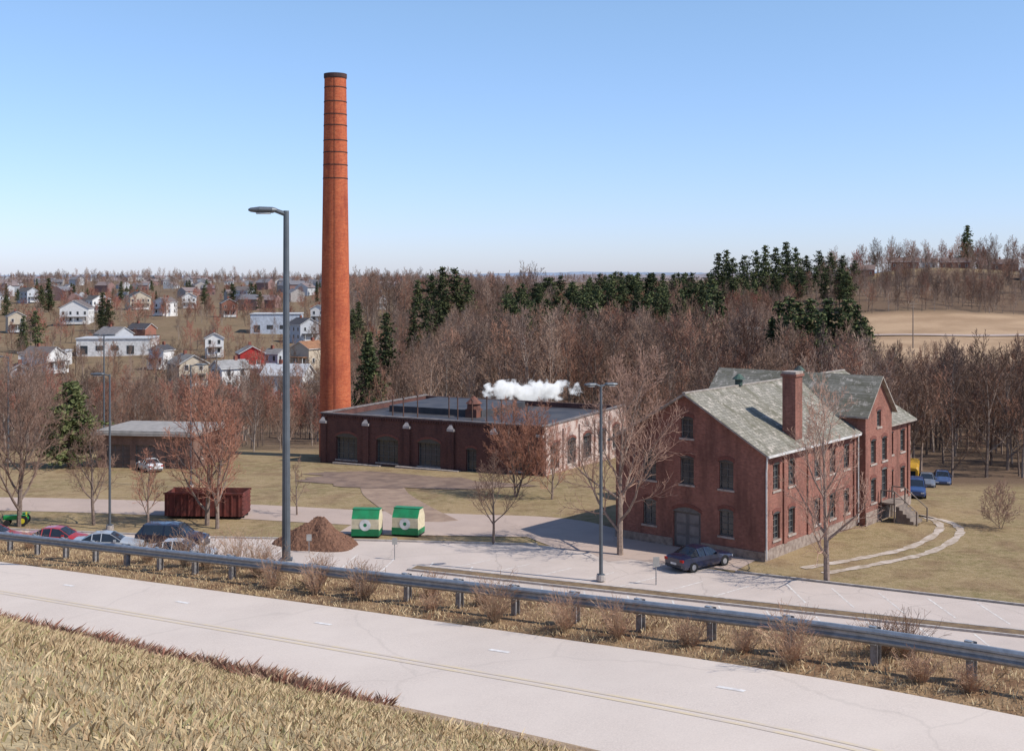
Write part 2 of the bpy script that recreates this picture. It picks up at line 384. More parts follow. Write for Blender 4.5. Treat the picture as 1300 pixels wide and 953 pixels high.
B_stack=brick('brick_stack',(.58,.15,.06),(.46,.10,.042),(.45,.22,.14),(.28,.06,.038),.7,round_=1.6,cz=.15,cw=.44)
M_glass=mat('window_glass',(.035,.04,.045),.12,c2=(.06,.065,.07),scale=.7,spec=.6)
M_frame=mat('window_frame_grey',(.17,.16,.145),c2=(.11,.10,.09),scale=4)
M_stone=mat('sandstone_trim',(.44,.37,.32),c2=(.28,.23,.19),scale=3)
M_arch=mat('arch_brick',(.20,.075,.055),c2=(.14,.052,.04),scale=9)
def slate():
    m,n,b=nt('slate_roof'); b.inputs['Roughness'].default_value=.8; b.inputs['Specular IOR Level'].default_value=.2; oc=coord(n)
    t=n.nodes.new('ShaderNodeTexBrick'); s=n.nodes.new('ShaderNodeSeparateXYZ'); lk(n,oc,s.inputs[0])
    cv=n.nodes.new('ShaderNodeCombineXYZ'); lk(n,s.outputs[0],cv.inputs[0]); lk(n,math_(n,'MULTIPLY',s.outputs[2],2.0),cv.inputs[1]); lk(n,cv.outputs[0],t.inputs[0])
    t.inputs['Color1'].default_value=(.30,.275,.225,1); t.inputs['Color2'].default_value=(.20,.185,.15,1); t.inputs['Mortar'].default_value=(.11,.10,.08,1)
    t.inputs['Scale'].default_value=1; t.inputs['Brick Width'].default_value=.35; t.inputs['Row Height'].default_value=.28; t.inputs['Mortar Size'].default_value=.02
    mp=n.nodes.new('ShaderNodeMapping'); mp.inputs['Scale'].default_value=(1,.3,.3); lk(n,oc,mp.inputs[0])
    o=mixc(n,ramp(n,noise(n,.9,7,mp.outputs[0],.8),.42,.62),t.outputs[0],(.13,.12,.085))
    o=mixc(n,ramp(n,noise(n,1.7,7,oc,.8),.54,.66),o,(.42,.37,.31))
    lk(n,o,b.inputs['Base Color']); bump(n,b,t.outputs['Fac'],-.4,.02); return m
M_slate=slate()

# ---------------------------------------------------------------- brick mill (right)
mill=empty('brick_mill_building',(16.9,79,0),R(50.7))
Lb,Wb,He,Hr=26.,12.,7.25,10.75
mm=[B_mill,M_glass,M_frame,M_stone,M_arch]
mb=MB()
cz0,cz1=15.1,20.3
w=lambda c,z,wd=1.0,h=1.75,k='win':(c-wd/2,c+wd/2,z,z+h,k,2,4)
opsL=[w(c,z) for c in (1.7,4.0,8.1,10.7,13.2) for z in (1.2,4.55)]
opsR=[w(c,z) for c in (1.6,4.1) for z in (1.5,4.6)]
wall(mb,(0,0,0),(1,0,0),(0,-1,0),cz0,He,opsL,z0=-.6)
wall(mb,(cz1,0,0),(1,0,0),(0,-1,0),Lb-cz1,He,opsR,z0=-.6)
pj=.7
wall(mb,(cz0,-pj,0),(1,0,0),(0,-1,0),cz1-cz0,8.6,[w(1.5,1.6),w(3.7,4.6),w(1.5,4.6),w(3.7,1.6,1.1,2.3,'door'),w(2.6,7.35,.8,1.2)],z0=-.6)
for x,nn in ((cz0,-1),(cz1,1)):
    wall(mb,(x,-pj,0),(0,1,0),(nn,0,0),pj+2.3,8.6,[],z0=-.6)
mb.face([(cz0,-pj,8.6),(cz1,-pj,8.6),((cz0+cz1)/2,-pj,11.2)],0)
gops=[w(2.9,1.3,1.1,1.7),w(2.9,4.5,1.1,1.85),w(9.1,1.3,1.1,1.7),w(9.1,4.5,1.1,1.85),w(6.0,4.5,1.1,1.85),(4.9,7.1,.05,2.55,'door',2,1)]
wall(mb,(0,0,0),(0,1,0),(-1,0,0),Wb,He,gops,z0=-.6)
aw0,aw1,az0,az1=5.5,6.5,7.75,9.1
k=(Hr-He)/(Wb/2)
def gz_(y): return He+k*min(y,Wb-y)
mb.face([(0,0,He),(0,aw0,He),(0,aw0,gz_(aw0))][::-1],0); mb.face([(0,aw1,He),(0,Wb,He),(0,aw1,gz_(aw1))][::-1],0)
wall(mb,(0,aw0,He),(0,1,0),(-1,0,0),1.0,gz_(aw0)-He,[(.0001,.9999,az0-He,az1-He,'win',2,3)],arch=True)
mb.face([(0,aw0,gz_(aw0)),(0,aw1,gz_(aw1)),(0,6,Hr)][::-1],0)
mb.face([(Lb,0,-.6),(Lb,Wb,-.6),(Lb,Wb,He),(Lb,6,Hr),(Lb,0,He)],0)
wall(mb,(0,Wb,0),(1,0,0),(0,1,0),Lb,He,[w(c,z) for c in (2,5,8,11,23) for z in (1.2,4.5)],z0=-.6)
wall(mb,(cz0-.4,Wb+1.0,0),(1,0,0),(0,1,0),6.0,8.4,[w(1.7,4.5),w(4.3,4.5)],z0=-.6)
mb.face([(cz0-.4,Wb+1.0,8.4),(cz1+.4,Wb+1.0,8.4),((cz0+cz1)/2,Wb+1.0,11.2)][::-1],0)
for x,nn in ((cz0-.4,-1),(cz1+.4,1)): wall(mb,(x,9,0),(0,1,0),(nn,0,0),Wb+1.0-9,8.4,[],z0=-.6)
mb.obj('walls',mm,mill)
mb=MB(); mb.box(-.08,cz0-.003,-.08,-.002,-.6,.75); mb.box(cz1+.003,Lb+.08,-.08,-.002,-.6,.95); mb.box(cz0-.08,cz1+.08,-pj-.08,-pj-.002,-.6,1.0); mb.box(-.08,-.002,-.002,4.85,-.6,.6); mb.box(-.08,-.002,7.15,Wb,-.6,.6)
mb.obj('stone_foundation',[mat('fieldstone',(.34,.27,.22),c2=(.2,.15,.12),scale=3,bmp=.5)],mill)
mb=MB()
for x in (0.25,2.85,6.6,9.4,14.6,20.9,25.6): mb.box(x-.22,x+.22,-.12,-.003,.75,He-.3)
mb.box(-.05,cz0-.01,-.16,-.004,He-.3,He-.05); mb.box(cz1+.01,Lb+.05,-.16,-.004,He-.3,He-.05)
mb.obj('brick_piers_and_cornice',[B_mill],mill)
def slab(mb,a,b_,c,d,th=.14,mi=0,me_=1):
    a,b_,c,d=map(Vector,(a,b_,c,d)); nn=(b_-a).cross(d-a).normalized()
    if nn.z<0: a,b_,c,d=d,c,b_,a; nn=-nn
    lo=[p-Vector((0,0,th)) for p in (a,b_,c,d)]
    mb.face([a,b_,c,d],mi); mb.face(lo[::-1],me_)
    t=[a,b_,c,d]
    for i in range(4): mb.face([lo[i],lo[(i+1)%4],t[(i+1)%4],t[i]],me_)
mb=MB(); ov=.45
e=lambda y:He+k*y+.16
slab(mb,(-ov,-ov,e(-ov)),(Lb+ov,-ov,e(-ov)),(Lb+ov,6,e(6)),(-ov,6,e(6)))
slab(mb,(-ov,Wb+ov,e(-ov)),(Lb+ov,Wb+ov,e(-ov)),(Lb+ov,6.003,e(6)),(-ov,6.003,e(6)))
cx=(cz0+cz1)/2
slab(mb,(cz0-.35,-pj-.35,8.6-.35+.12),(cx,-pj-.35,11.2+.12),(cx,6.2,11.2+.12),(cz0-.35,6.2,8.37))
slab(mb,(cz1+.35,-pj-.35,8.37),(cx+.003,-pj-.35,11.32),(cx+.003,6.2,11.32),(cz1+.35,6.2,8.37))
slab(mb,(cz0-.8,6.203,8.15),(cx,6.203,11.3),(cx,Wb+1.4,11.3),(cz0-.8,Wb+1.4,8.15))
slab(mb,(cz1+.8,6.203,8.15),(cx+.003,6.203,11.3),(cx+.003,Wb+1.4,11.3),(cz1+.8,Wb+1.4,8.15))
mb.box(-ov,Lb+ov,5.88,6.12,e(6)-.03,e(6)+.06,1)
mb.obj('slate_roof',[M_slate,mat('fascia_pale',(.38,.34,.29),c2=(.24,.2,.17),scale=3)],mill)
mb=MB(); mb.box(5.1,6.2,.25,1.25,6.8,12.0,0); mb.box(5.0,6.3,.15,1.35,12.0,12.18,0); mb.box(5.06,6.24,.21,1.29,12.18,12.35,1)
mb.obj('brick_chimney',[B_mill,M_stone],mill)
mb=MB()
for x in (7.5,cx): mb.tube((x,6,e(6)),.28,(x,6,e(6)+.45),.28,10,0,True); mb.tube((x,6,e(6)+.46),.5,(x,6,e(6)+.85),.12,10,0,True)
mb.obj('roof_vents',[mat('vent_copper_green',(.06,.12,.09),c2=(.05,.05,.05))],mill)
mb=MB(); mb.tube((-.3,-.35,He-.1),.06,(-.18,-.22,6.0),.06,8); mb.tube((-.18,-.22,6.0),.06,(-.18,-.22,.2),.06,8); mb.tube((14.8,-.25,He),.06,(14.8,-.25,.3),.06,8)
mb.box(-ov,cz0-.4,-ov-.12,-ov-.003,e(-ov)-.16,e(-ov)-.02)
mb.obj('downspout_and_gutter',[mat('white_gutter',(.62,.6,.57))],mill)
mb=MB()
mb.box(-.0+.14,.17,4.98,5.99,.06,2.5,0); mb.box(.14,.17,6.01,7.02,.06,2.5,0)
for y in (5.1,6.15):
    for z in (.2,1.0,1.8): mb.box(.11,.139,y,y+.75,z,z+.6,1)
mb.obj('double_door',[mat('door_paint_grey',(.16,.15,.145)),mat('door_panel',(.22,.2,.19))],mill)
mb=MB()
for i in range(6): mb.box(17.8,19.6,-pj-.1-1.2-.28*(i+1),-pj-.1-1.2-.28*i,-.1,1.5-.25*(i+1))
mb.box(17.6,19.9,-pj-1.3,-pj-.09,1.38,1.5)
for x in (17.65,19.85):
    for y in (-pj-1.25,-pj-.2,-pj-3.0): mb.box(x-.05,x+.05,y-.05,y+.05,-.1,2.45 if y>-pj-2 else 1.1)
    mb.box(x-.04,x+.04,-pj-1.25,-pj-.2,2.4,2.48)
    mb.tube((x,-pj-1.25,2.44),.04,(x,-pj-3.0,1.05),.04,6)
mb.obj('wooden_stair',[mat('stair_wood',(.25,.2,.16),c2=(.15,.12,.1))],mill)

# ---------------------------------------------------------------- works / powerhouse (left)
wk=empty('brick_powerhouse',(-20.8,129,-1),math.atan2(-.447,.894))
Wf,Wd,Hh=26.8,22.,5.15
wm=[B_works,M_glass,M_frame,M_stone,M_arch,B_pale,mat('membrane_roof',(.075,.07,.07),.6,c2=(.035,.035,.04),scale=.4,spec=.4)]
mb=MB()
ops=[]
for c in (3.3,8.45,13.6): ops.append((c-1.35,c+1.35,.35,2.75,'win',4,4))
ops.append((18.0,19.2,.1,2.4,'win',2,4)); ops.append((23,24.4,.6,2.4,'win',3,3))
wall(mb,(0,0,0),(1,0,0),(0,-1,0),Wf,Hh,ops,z0=-2.5,depth=.35)
wall(mb,(Wf,0,0),(0,1,0),(1,0,0),Wd,Hh,[(c-1.1,c+1.1,.6,3.0,'win',4,4) for c in (2.6,6.8,11,15.2,19.4)],mi=5,z0=-2.5,depth=.3)
wall(mb,(0,0,0),(0,1,0),(-1,0,0),Wd,Hh,[(c-1,c+1,.6,3.0,'win',4,4) for c in (9,14,19)],z0=-2.5)
wall(mb,(0,Wd,0),(1,0,0),(0,1,0),Wf,Hh,[],z0=-2.5)
mb.obj('walls',wm,wk)
mb=MB()
t=.35
mb.box(0,Wf,.003,t,4.55,Hh+.02,0); mb.box(0,Wf,Wd-t,Wd-.003,4.55,Hh+.02,0); mb.box(.003,t,t,Wd-t,4.55,Hh+.02,0); mb.box(Wf-t,Wf-.003,t,Wd-t,4.55,Hh+.02,1)
mb.box(-.12,Wf+.12,-.12,t+.05,Hh+.023,Hh+.15,2); mb.box(Wf-t-.05,Wf+.12,t+.053,Wd+.12,Hh+.023,Hh+.15,2); mb.box(-.12,t+.05,t+.053,Wd+.12,Hh+.023,Hh+.15,2)
mb.obj('parapet',[B_works,B_pale,mat('coping_stone',(.22,.19,.17),c2=(.12,.1,.1),scale=2)],wk)
mb=MB(); mb.box(t,Wf-t,t,Wd-t,4.4,4.6,0); mb.box(3,15,9,20,4.6,5.3,0); mb.obj('flat_roof',[wm[6]],wk)
mb=MB()
for x in (.35,5.85,11.0,16.3,21.3,26.4):
    mb.box(x-.35,x+.35,-.22,-.003,-2.5,Hh-1.0,0); mb.box(x-.42,x+.42,-.3,-.003,Hh-1.0,Hh-.75,1); mb.box(x-.3,x+.3,-.16,-.003,Hh-.75,Hh-.2,0)
    if x<26: mb.face([(x-.42,-.3,Hh-.749),(x+.42,-.3,Hh-.749),(x,-.1,Hh-.15)],1)
for i in range(88): x=.15+i*.303; mb.box(x-.07,x+.07,-.13,-.003,Hh-.33,Hh-.1,0)
mb.box(0,Wf,-.08,-.002,Hh-.1,Hh+.018,0)
for y in (.35,4.7,8.9,13.1,17.3,21.6): mb.box(Wf+.003,Wf+.2,y-.3,y+.3,-2.5,Hh-.6,2)
mb.obj('piers_and_corbels',[B_works,mat('pale_cap_stone',(.5,.44,.4)),B_pale],wk)
mb=MB()
for x in (6,8,9.5,12,14.5,16,17.5,19,21,23):
    y=3+(x*7)%5; h=2.2+(x*3)%.6; mb.tube((x,y,4.6),.07,(x,y,4.6+h),.07,6,0,True); mb.tube((x,y,4.6+h),.16,(x,y,4.8+h),.1,6,0,True)
mb.obj('roof_flue_pipes',[mat('rusty_pipe',(.14,.07,.05),c2=(.08,.05,.04))],wk)
mb=MB(); mb.box(13.5,14.9,8,9.4,4.6,5.5); mb.tube((14.2,8.7,5.5),.8,(14.2,8.7,6.1),.75,10,0,True); mb.tube((14.2,8.7,6.1),.95,(14.2,8.7,6.9),.1,10,0,True)
mb.obj('roof_ventilator',[mat('rust_vent',(.18,.07,.045),c2=(.1,.05,.04))],wk)
mb=MB(); mb.box(10,17.5,-.9,-.3,-.2,.25); mb.box(2,8,-.8,-.3,-.3,.1); mb.obj('loading_kerb',[M_stone],wk)
# steam: scattering volume, plus white emission added in place of multiple scattering
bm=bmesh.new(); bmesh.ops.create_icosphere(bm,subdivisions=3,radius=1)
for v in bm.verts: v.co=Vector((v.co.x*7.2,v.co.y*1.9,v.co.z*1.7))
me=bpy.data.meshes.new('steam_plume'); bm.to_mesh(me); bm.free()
m=bpy.data.materials.new('steam'); m.use_nodes=True; n=m.node_tree; n.nodes.remove(n.nodes['Principled BSDF'])
vol=n.nodes.new('ShaderNodeVolumePrincipled'); vol.inputs['Color'].default_value=(1,1,1,1); vol.inputs['Anisotropy'].default_value=-.2
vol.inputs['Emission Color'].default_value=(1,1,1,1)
oc=coord(n); s=n.nodes.new('ShaderNodeSeparateXYZ'); lk(n,oc,s.inputs[0])
X2=math_(n,'POWER',math_(n,'ABSOLUTE',math_(n,'DIVIDE',s.outputs[0],7.0)),2.)
Y2=math_(n,'POWER',math_(n,'ABSOLUTE',math_(n,'DIVIDE',s.outputs[1],1.8)),2.)
Z2=math_(n,'POWER',math_(n,'ABSOLUTE',math_(n,'DIVIDE',s.outputs[2],1.6)),2.)
rr=math_(n,'ADD',math_(n,'ADD',X2,Y2),Z2)
nz=noise(n,.62,4,oc,.6)
dn=math_(n,'SUBTRACT',math_(n,'MULTIPLY',nz,4.4),math_(n,'ADD',math_(n,'MULTIPLY',rr,.9),math_(n,'ADD',1.75,math_(n,'MULTIPLY',s.outputs[0],.05))))
dn=math_(n,'MULTIPLY',math_(n,'MAXIMUM',dn,0.),6.)
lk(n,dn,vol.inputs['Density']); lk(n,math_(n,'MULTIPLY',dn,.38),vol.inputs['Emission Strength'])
lk(n,vol.outputs[0],n.nodes['Material Output'].inputs['Volume'])
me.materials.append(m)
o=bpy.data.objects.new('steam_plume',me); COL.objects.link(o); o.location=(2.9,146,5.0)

# ---------------------------------------------------------------- smokestack
st=empty('brick_smokestack',(-20.3,135.8,-1.6))
mb=MB(); Ht=43.8; N_=40
def rad(z): return 1.86-.62*z/Ht
zz=[0]+[Ht*i/24 for i in range(1,25)]
for a,c in zip(zz[:-1],zz[1:]): mb.tube((0,0,a),rad(a),(0,0,c),rad(c),N_)
mb.obj('shaft',[B_stack],st,smooth=True)
mb=MB(); mb.tube((0,0,Ht-.45),rad(Ht)+.02,(0,0,Ht-.3),rad(Ht)+.08,N_); mb.tube((0,0,Ht-.3),rad(Ht)+.08,(0,0,Ht+.12),rad(Ht)+.08,N_,0,True)
mb.obj('cap',[mat('soot_brick',(.10,.045,.035),c2=(.05,.03,.03))],st)
mb=MB()
for py in (112,130,146,160,179,194,210,227):
    z=19+(352-py)*135.8/1500+1.6; mb.tube((0,0,z-.06),rad(z)+.03,(0,0,z+.06),rad(z)+.03,N_)
mb.obj('iron_bands',[mat('iron_band',(.09,.04,.03))],st)
mb=MB()
mb.tube((.25,-rad(2)-.05,2),.02,(.12,-rad(Ht)-.05,Ht),.02,4); mb.obj('lightning_conductor',[mat('dark_cable',(.06,.04,.035))],st)

# ---------------------------------------------------------------- garage
ga_=empty('brick_garage',(-43.5,124,-1.1),R(-8))
mb=MB(); wall(mb,(0,0,0),(1,0,0),(0,-1,0),10.5,3.6,[(1,3.6,0,2.6,'win',3,4),(4.2,6.4,0,2.6,'win',3,4),(7.4,9.6,.0,2.6,'win',3,4)],z0=-1,arch=False)
wall(mb,(10.5,0,0),(0,1,0),(1,0,0),8,3.6,[(2,4,1,2.4,'win',3,2)],z0=-1,arch=False); wall(mb,(0,0,0),(0,1,0),(-1,0,0),8,3.6,[],z0=-1); wall(mb,(0,8,0),(1,0,0),(0,1,0),10.5,3.6,[],z0=-1)
mb.obj('walls',[brick('brick_garage_tan',(.26,.15,.11),(.2,.11,.08),(.3,.22,.18)),mat('garage_door_brown',(.17,.12,.1)),M_frame,M_stone,M_arch],ga_)
mb=MB(); mb.box(-.5,11,-.6,8.5,3.62,3.95,0); mb.box(-.2,10.7,-.3,8.2,3.95,4.1,0); mb.obj('flat_roof',[mat('grey_roofing',(.33,.30,.27))],ga_)

# ---------------------------------------------------------------- street lamps
M_pole=mat('lamp_pole_paint',(.12,.135,.15),.5,c2=(.09,.10,.11),metal=.3,spec=.5)
M_lens=mat('lamp_lens',(.5,.5,.48),.3)
def lamp(x,y,h,rot,heads=1,rr=.11,arm=1.2,z=None):
    z=hz(x,y) if z is None else z
    e_=empty('street_lamp',(x,y,z),rot)
    mb=MB(); mb.tube((0,0,-.3),rr*1.25,(0,0,h),rr*.8,12,0,True); mb.tube((0,0,0),.3,(0,0,.35),.28,12,1,True); mb.box(-.2,.2,-.2,.2,.35,.39,0)
    mb.obj('pole',[M_pole,M_kerb],e_,smooth=False)
    mb=MB()
    for sgn in ([-1] if heads==1 else [-1,1]):
        mb.tube((0,0,h-.12),rr*.7,(sgn*arm*.45,0,h+.02),rr*.6,8,0,True)
        x0=sgn*arm*.35; x1=sgn*(arm+.35)
        sec=[(0,.08,.06),(.15,.17,.10),(.6,.2,.11),(.92,.15,.07),(1,.06,.03)]
        prev=None
        for t_,hw,hh in sec:
            xx=x0+(x1-x0)*t_; cur=[(xx,math.cos(a)*hw,h+.02+math.sin(a)*hh) for a in [2*math.pi*q/10 for q in range(10)]]
            if prev:
                for q in range(10): mb.face([prev[q],prev[(q+1)%10],cur[(q+1)%10],cur[q]],0)
            prev=cur
        mb.face(prev,0); mb.box(min(x0,x1)+.25,max(x0,x1)-.2,-.13,.13,h-.11,h-.07,1)
    mb.obj('lamp_head',[M_pole,M_lens],e_)
    return e_
lamp(-7.3,38.2,21.15-hz(-7.3,38.2),R(8),1,.115,.85)
lamp(5.56,73.8,12.2,R(15),2,.1,.75,z=.1)
lamp(-30.3,89,11.7,R(0),1,.08,1.1)
lamp(-29.5,108.5,11.3,R(200),1,.08,1.1)
lamp(-48,139,14,R(0),2,.09,1.0)
lamp(-55,129,11.5,R(0),1,.09,1.4)
def sign(x,y,h=1.5,w_=.35,hh=.45,name='parking_sign'):
    e_=empty(name,(x,y,hz(x,y)),R(10)); mb=MB(); mb.box(-.03,.03,-.03,.03,-.2,h); mb.obj('post',[M_post],e_)
    mb=MB(); mb.box(-w_/2,w_/2,-.05,-.033,h-hh,h); mb.obj('panel',[mat('sign_back',(.33,.32,.3))],e_)
sign(-7.9,79.5,1.5); sign(8.9,73.0,1.75,.4,.6); sign(-14,81.5,1.3)

# ---------------------------------------------------------------- recycling bins, skip, dirt
def recyc(x,y,rot):
    e_=empty('recycling_container',(x,y,.04),rot)
    mb=MB(); w_,d_=1.0,.8
    pr=[(-d_,.12),(-d_,1.35),(-.35,1.95),(.35,1.95),(d_,1.35),(d_,.12)]
    mb.face([(-w_,y_,z_) for y_,z_ in pr],0); mb.face([(w_,y_,z_) for y_,z_ in pr][::-1],0)
    for i in range(6):
        a=pr[i]; c=pr[(i+1)%6]; mb.face([(-w_,*a),(w_,*a),(w_,*c),(-w_,*c)][::-1],[0,1,1,1,0,1][i])
    mb.box(-w_-.02,w_+.02,-d_-.02,-d_-.003,.12,.62,1); mb.box(-w_-.04,w_+.04,-.37,.37,1.953,2.0,1)
    for x_ in (-w_,w_-.12): mb.box(x_,x_+.12,-d_+.05,d_-.05,0,.119,3)
    n_=24; c=[(math.cos(2*math.pi*q/n_)*.42,-d_-.024,.92+math.sin(2*math.pi*q/n_)*.42) for q in range(n_)]
    mb.face(c,2)
    c=[(math.cos(2*math.pi*q/n_)*.13,-d_-.028,.92+math.sin(2*math.pi*q/n_)*.13) for q in range(n_)]; mb.face(c,1)
    mb.face([(-.85,-.718,1.435),(.85,-.718,1.435),(.85,-.45,1.86),(-.85,-.45,1.86)],3) if False else None
    for sx in (-1,1):
        mb.box(sx*w_-.01 if sx>0 else -w_-.012,sx*w_+.012 if sx>0 else -w_+.01,-.78,.78,.125,.5,1)
    mb.obj('body',[mat('bin_cream',(.66,.58,.40),c2=(.52,.45,.31),scale=3),mat('bin_green',(.015,.22,.085),.5,c2=(.02,.15,.06)),mat('bin_white_label',(.75,.75,.72)),mat('bin_dark',(.03,.03,.03))],e_)
recyc(-10.65,86.9,R(-4)); recyc(-7.65,87.3,R(-14))
e_=empty('roll_off_dumpster',(-24.2,94,.04),R(-3))
mb=MB(); L2,W2=3.1,1.15
for sx in (-1,1): 
    mb.box(sx*L2-(.04 if sx>0 else 0),sx*L2+(.04 if sx<0 else 0),-W2,W2,.2,2.0)
    mb.box(-L2+.04,L2-.04,sx*W2-(.04 if sx>0 else 0),sx*W2+(.04 if sx<0 else 0),.2,2.0)
mb.box(-L2+.04,L2-.04,-W2+.04,W2-.04,.2,.3); mb.box(-L2-.08,L2+.08,-W2-.08,-W2-.003,1.9,2.05); mb.box(-L2-.08,L2+.08,W2+.003,W2+.08,1.9,2.05)
for i in range(11): x_=-L2+.25+i*.57; mb.box(x_-.05,x_+.05,-W2-.07,-W2-.003,.2,1.897)
mb.box(-L2,L2,-.6,-.45,.02,.197,1); mb.box(-L2,L2,.45,.6,.02,.197,1)
for i in range(5):
    z_=.35+i*.34; mb.box(L2+.003,L2+.06,-W2+.05,W2-.05,z_,z_+.08)
mb.obj('steel_box',[mat('dumpster_rust_red',(.17,.045,.035),c2=(.09,.03,.025),scale=2),mat('dark_steel',(.04,.04,.04))],e_)
def heap(name,x,y,rx,ry,h,m,seed,z=.02):
    bm=bmesh.new(); bmesh.ops.create_grid(bm,x_segments=90,y_segments=90,size=1.15)
    for v in bm.verts:
        r0=math.hypot(v.co.x,v.co.y); a=math.atan2(v.co.y,v.co.x); k_=1+.14*math.sin(2*a+seed)+.08*math.sin(5*a)
        q=max(0,1-(r0/k_)); hh=min(1,q*1.25)**.85
        P_=Vector((v.co.x*2.0,v.co.y*2.0,seed))
        v.co.z=hh*h*(.85+.4*mnoise.noise(P_))-(.08 if hh<=0 else 0)
        if hh>0: v.co.z+=.06*h*mnoise.noise(P_*6)+.05*h*mnoise.noise(P_*17)
        v.co.x*=rx; v.co.y*=ry
    me=bpy.data.meshes.new(name); bm.to_mesh(me); bm.free(); me.materials.append(m); o=bpy.data.objects.new(name,me); COL.objects.link(o); o.location=(x,y,z)
heap('mulch_pile',-13.9,83.8,2.9,2.1,1.9,mat('red_mulch',(.20,.10,.06),c2=(.11,.055,.035),scale=6,bmp=.8),3)

# ---------------------------------------------------------------- cars
def car(name,x,y,rot,paint,kind='sedan',z=.03,rough=.3,scale=1):
    P=mat('paint_'+name+str(len(MATS)),paint,rough,c2=tuple(c*.9 for c in paint),spec=.6)
    P.node_tree.nodes['Principled BSDF'].inputs['Coat Weight'].default_value=.6
    e_=empty(name,(x,y,z),rot); e_.scale=(scale,)*3
    if kind=='sedan':
        S=[(0,.38,.55,.60,.70,.58),(.12,.24,.66,.70,.83,.68),(.9,.2,.76,.83,.89,.72),(1.4,.2,.86,.93,.9,.70),(2.1,.2,.90,1.36,.9,.58),(2.6,.2,.91,1.42,.9,.58),(3.3,.2,.93,1.38,.9,.58),(4.0,.2,.95,1.03,.9,.68),(4.6,.22,.93,.99,.86,.70),(4.8,.4,.82,.86,.76,.62)]
        cab=(3,7); roofs=(4,6); L=4.8; wh=(.92,3.85); wr=.32; bx=2.68
    else:
        S=[(0,.42,.70,.78,.74,.6),(.12,.3,.86,.92,.88,.72),(.8,.26,.95,1.05,.93,.78),(1.2,.26,1.02,1.12,.94,.76),(1.9,.26,1.05,1.68,.94,.68),(2.6,.26,1.06,1.74,.94,.68),(4.3,.26,1.08,1.70,.94,.68),(4.72,.26,1.08,1.2,.92,.74),(4.85,.3,1.02,1.08,.90,.76),(4.9,.42,.8,.85,.84,.7)]
        cab=(3,7); roofs=(4,6); L=4.9; wh=(.92,3.9); wr=.36; bx=2.75
    mb=MB(); prev=None
    for i,(sx,zl,zb,zt,w_,tw) in enumerate(S):
        X=sx-L/2; h_=[(w_*.9,zl),(w_,zl+.18),(w_*1.01,(zl+zb)/2+.1),(w_*.97,zb),(tw,zt),(tw*.55,zt+.035)]
        ring_=[(X,yy,z_) for yy,z_ in h_]+[(X,-yy,z_) for yy,z_ in h_[::-1]]
        if prev:
            K=len(ring_)
            for j in range(K):
                mi=0
                inc=cab[0]<i<=cab[1]
                if inc and j in (3,7): mi=1
                if inc and j in (4,5,6) and not (roofs[0]<i<=roofs[1]): mi=1
                mb.face([prev[j],prev[(j+1)%K],ring_[(j+1)%K],ring_[j]],mi)
        else: mb.face(ring_[::-1],0)
        prev=ring_
    mb.face(prev,0)
    mb.obj('body',[P,M_cg],e_)
    mb=MB()
    zb=S[5][2]; zt=S[5][3]; tw=S[5][5]; w_=S[5][4]
    for sy in (-1,1):
        for bxx in (bx-L/2,(S[cab[1]-1][0])-L/2):
            a=Vector((bxx,sy*(w_*.97+.004),zb)); c=Vector((bxx,sy*(tw+.006),zt-.02)); mb.tube(a,.045,c,.04,4)
        a0=S[3];a1=S[4]; mb.tube((a0[0]-L/2,sy*a0[5],a0[3]),.035,(a1[0]-L/2,sy*a1[5],a1[3]),.035,4)
        mb.box(a0[0]-L/2+.25,a0[0]-L/2+.42,sy*.95-.08,sy*.95+.08,zb,zb+.14)
    mb.obj('pillars_and_mirrors',[P],e_)
    mb=MB()
    for wx in wh:
        for sy in (-1,1):
            X=wx-L/2; yo=sy*(S[4][4]+.012)
            mb.tube((X,yo-sy*.25,wr),wr,(X,yo,wr),wr,18,0,True); mb.tube((X,yo-sy*.05,wr),wr*.6,(X,yo+sy*.006,wr),wr*.58,14,1,True)
            mb.tube((X,yo-sy*.3,wr+.02),wr*1.17,(X,yo-sy*.008,wr+.02),wr*1.17,18,0,True)
    mb.obj('wheels',[mat('tyre_rubber',(.02,.02,.02)),mat('alloy_wheel',(.45,.45,.46),.35,metal=.6)],e_)
    mb=MB()
    for sy in (-1,1):
        mb.box(L/2-.1,L/2+.012,sy*.68-.14,sy*.68+.14,S[-1][2]-.1,S[-1][2]+.06,0)
        mb.box(-L/2-.012,-L/2+.1,sy*.58-.16,sy*.58+.16,S[0][2]-.08,S[0][2]+.05,1)
    mb.box(L/2+.003,L/2+.02,-.25,.25,.5,.64,2); mb.box(-L/2-.03,-L/2+.1,-.66,.66,.3,.44,3); mb.box(L/2-.1,L/2+.04,-.72,.72,.36,.48,3)
    mb.obj('lights_and_bumpers',[mat('tail_light',(.4,.015,.01),.3),mat('head_light',(.7,.7,.7),.2),mat('licence_plate',(.7,.7,.68)),mat('bumper_dark',(.06,.06,.065))],e_)
M_cg=mat('car_glass',(.02,.025,.03),.06,spec=.9)
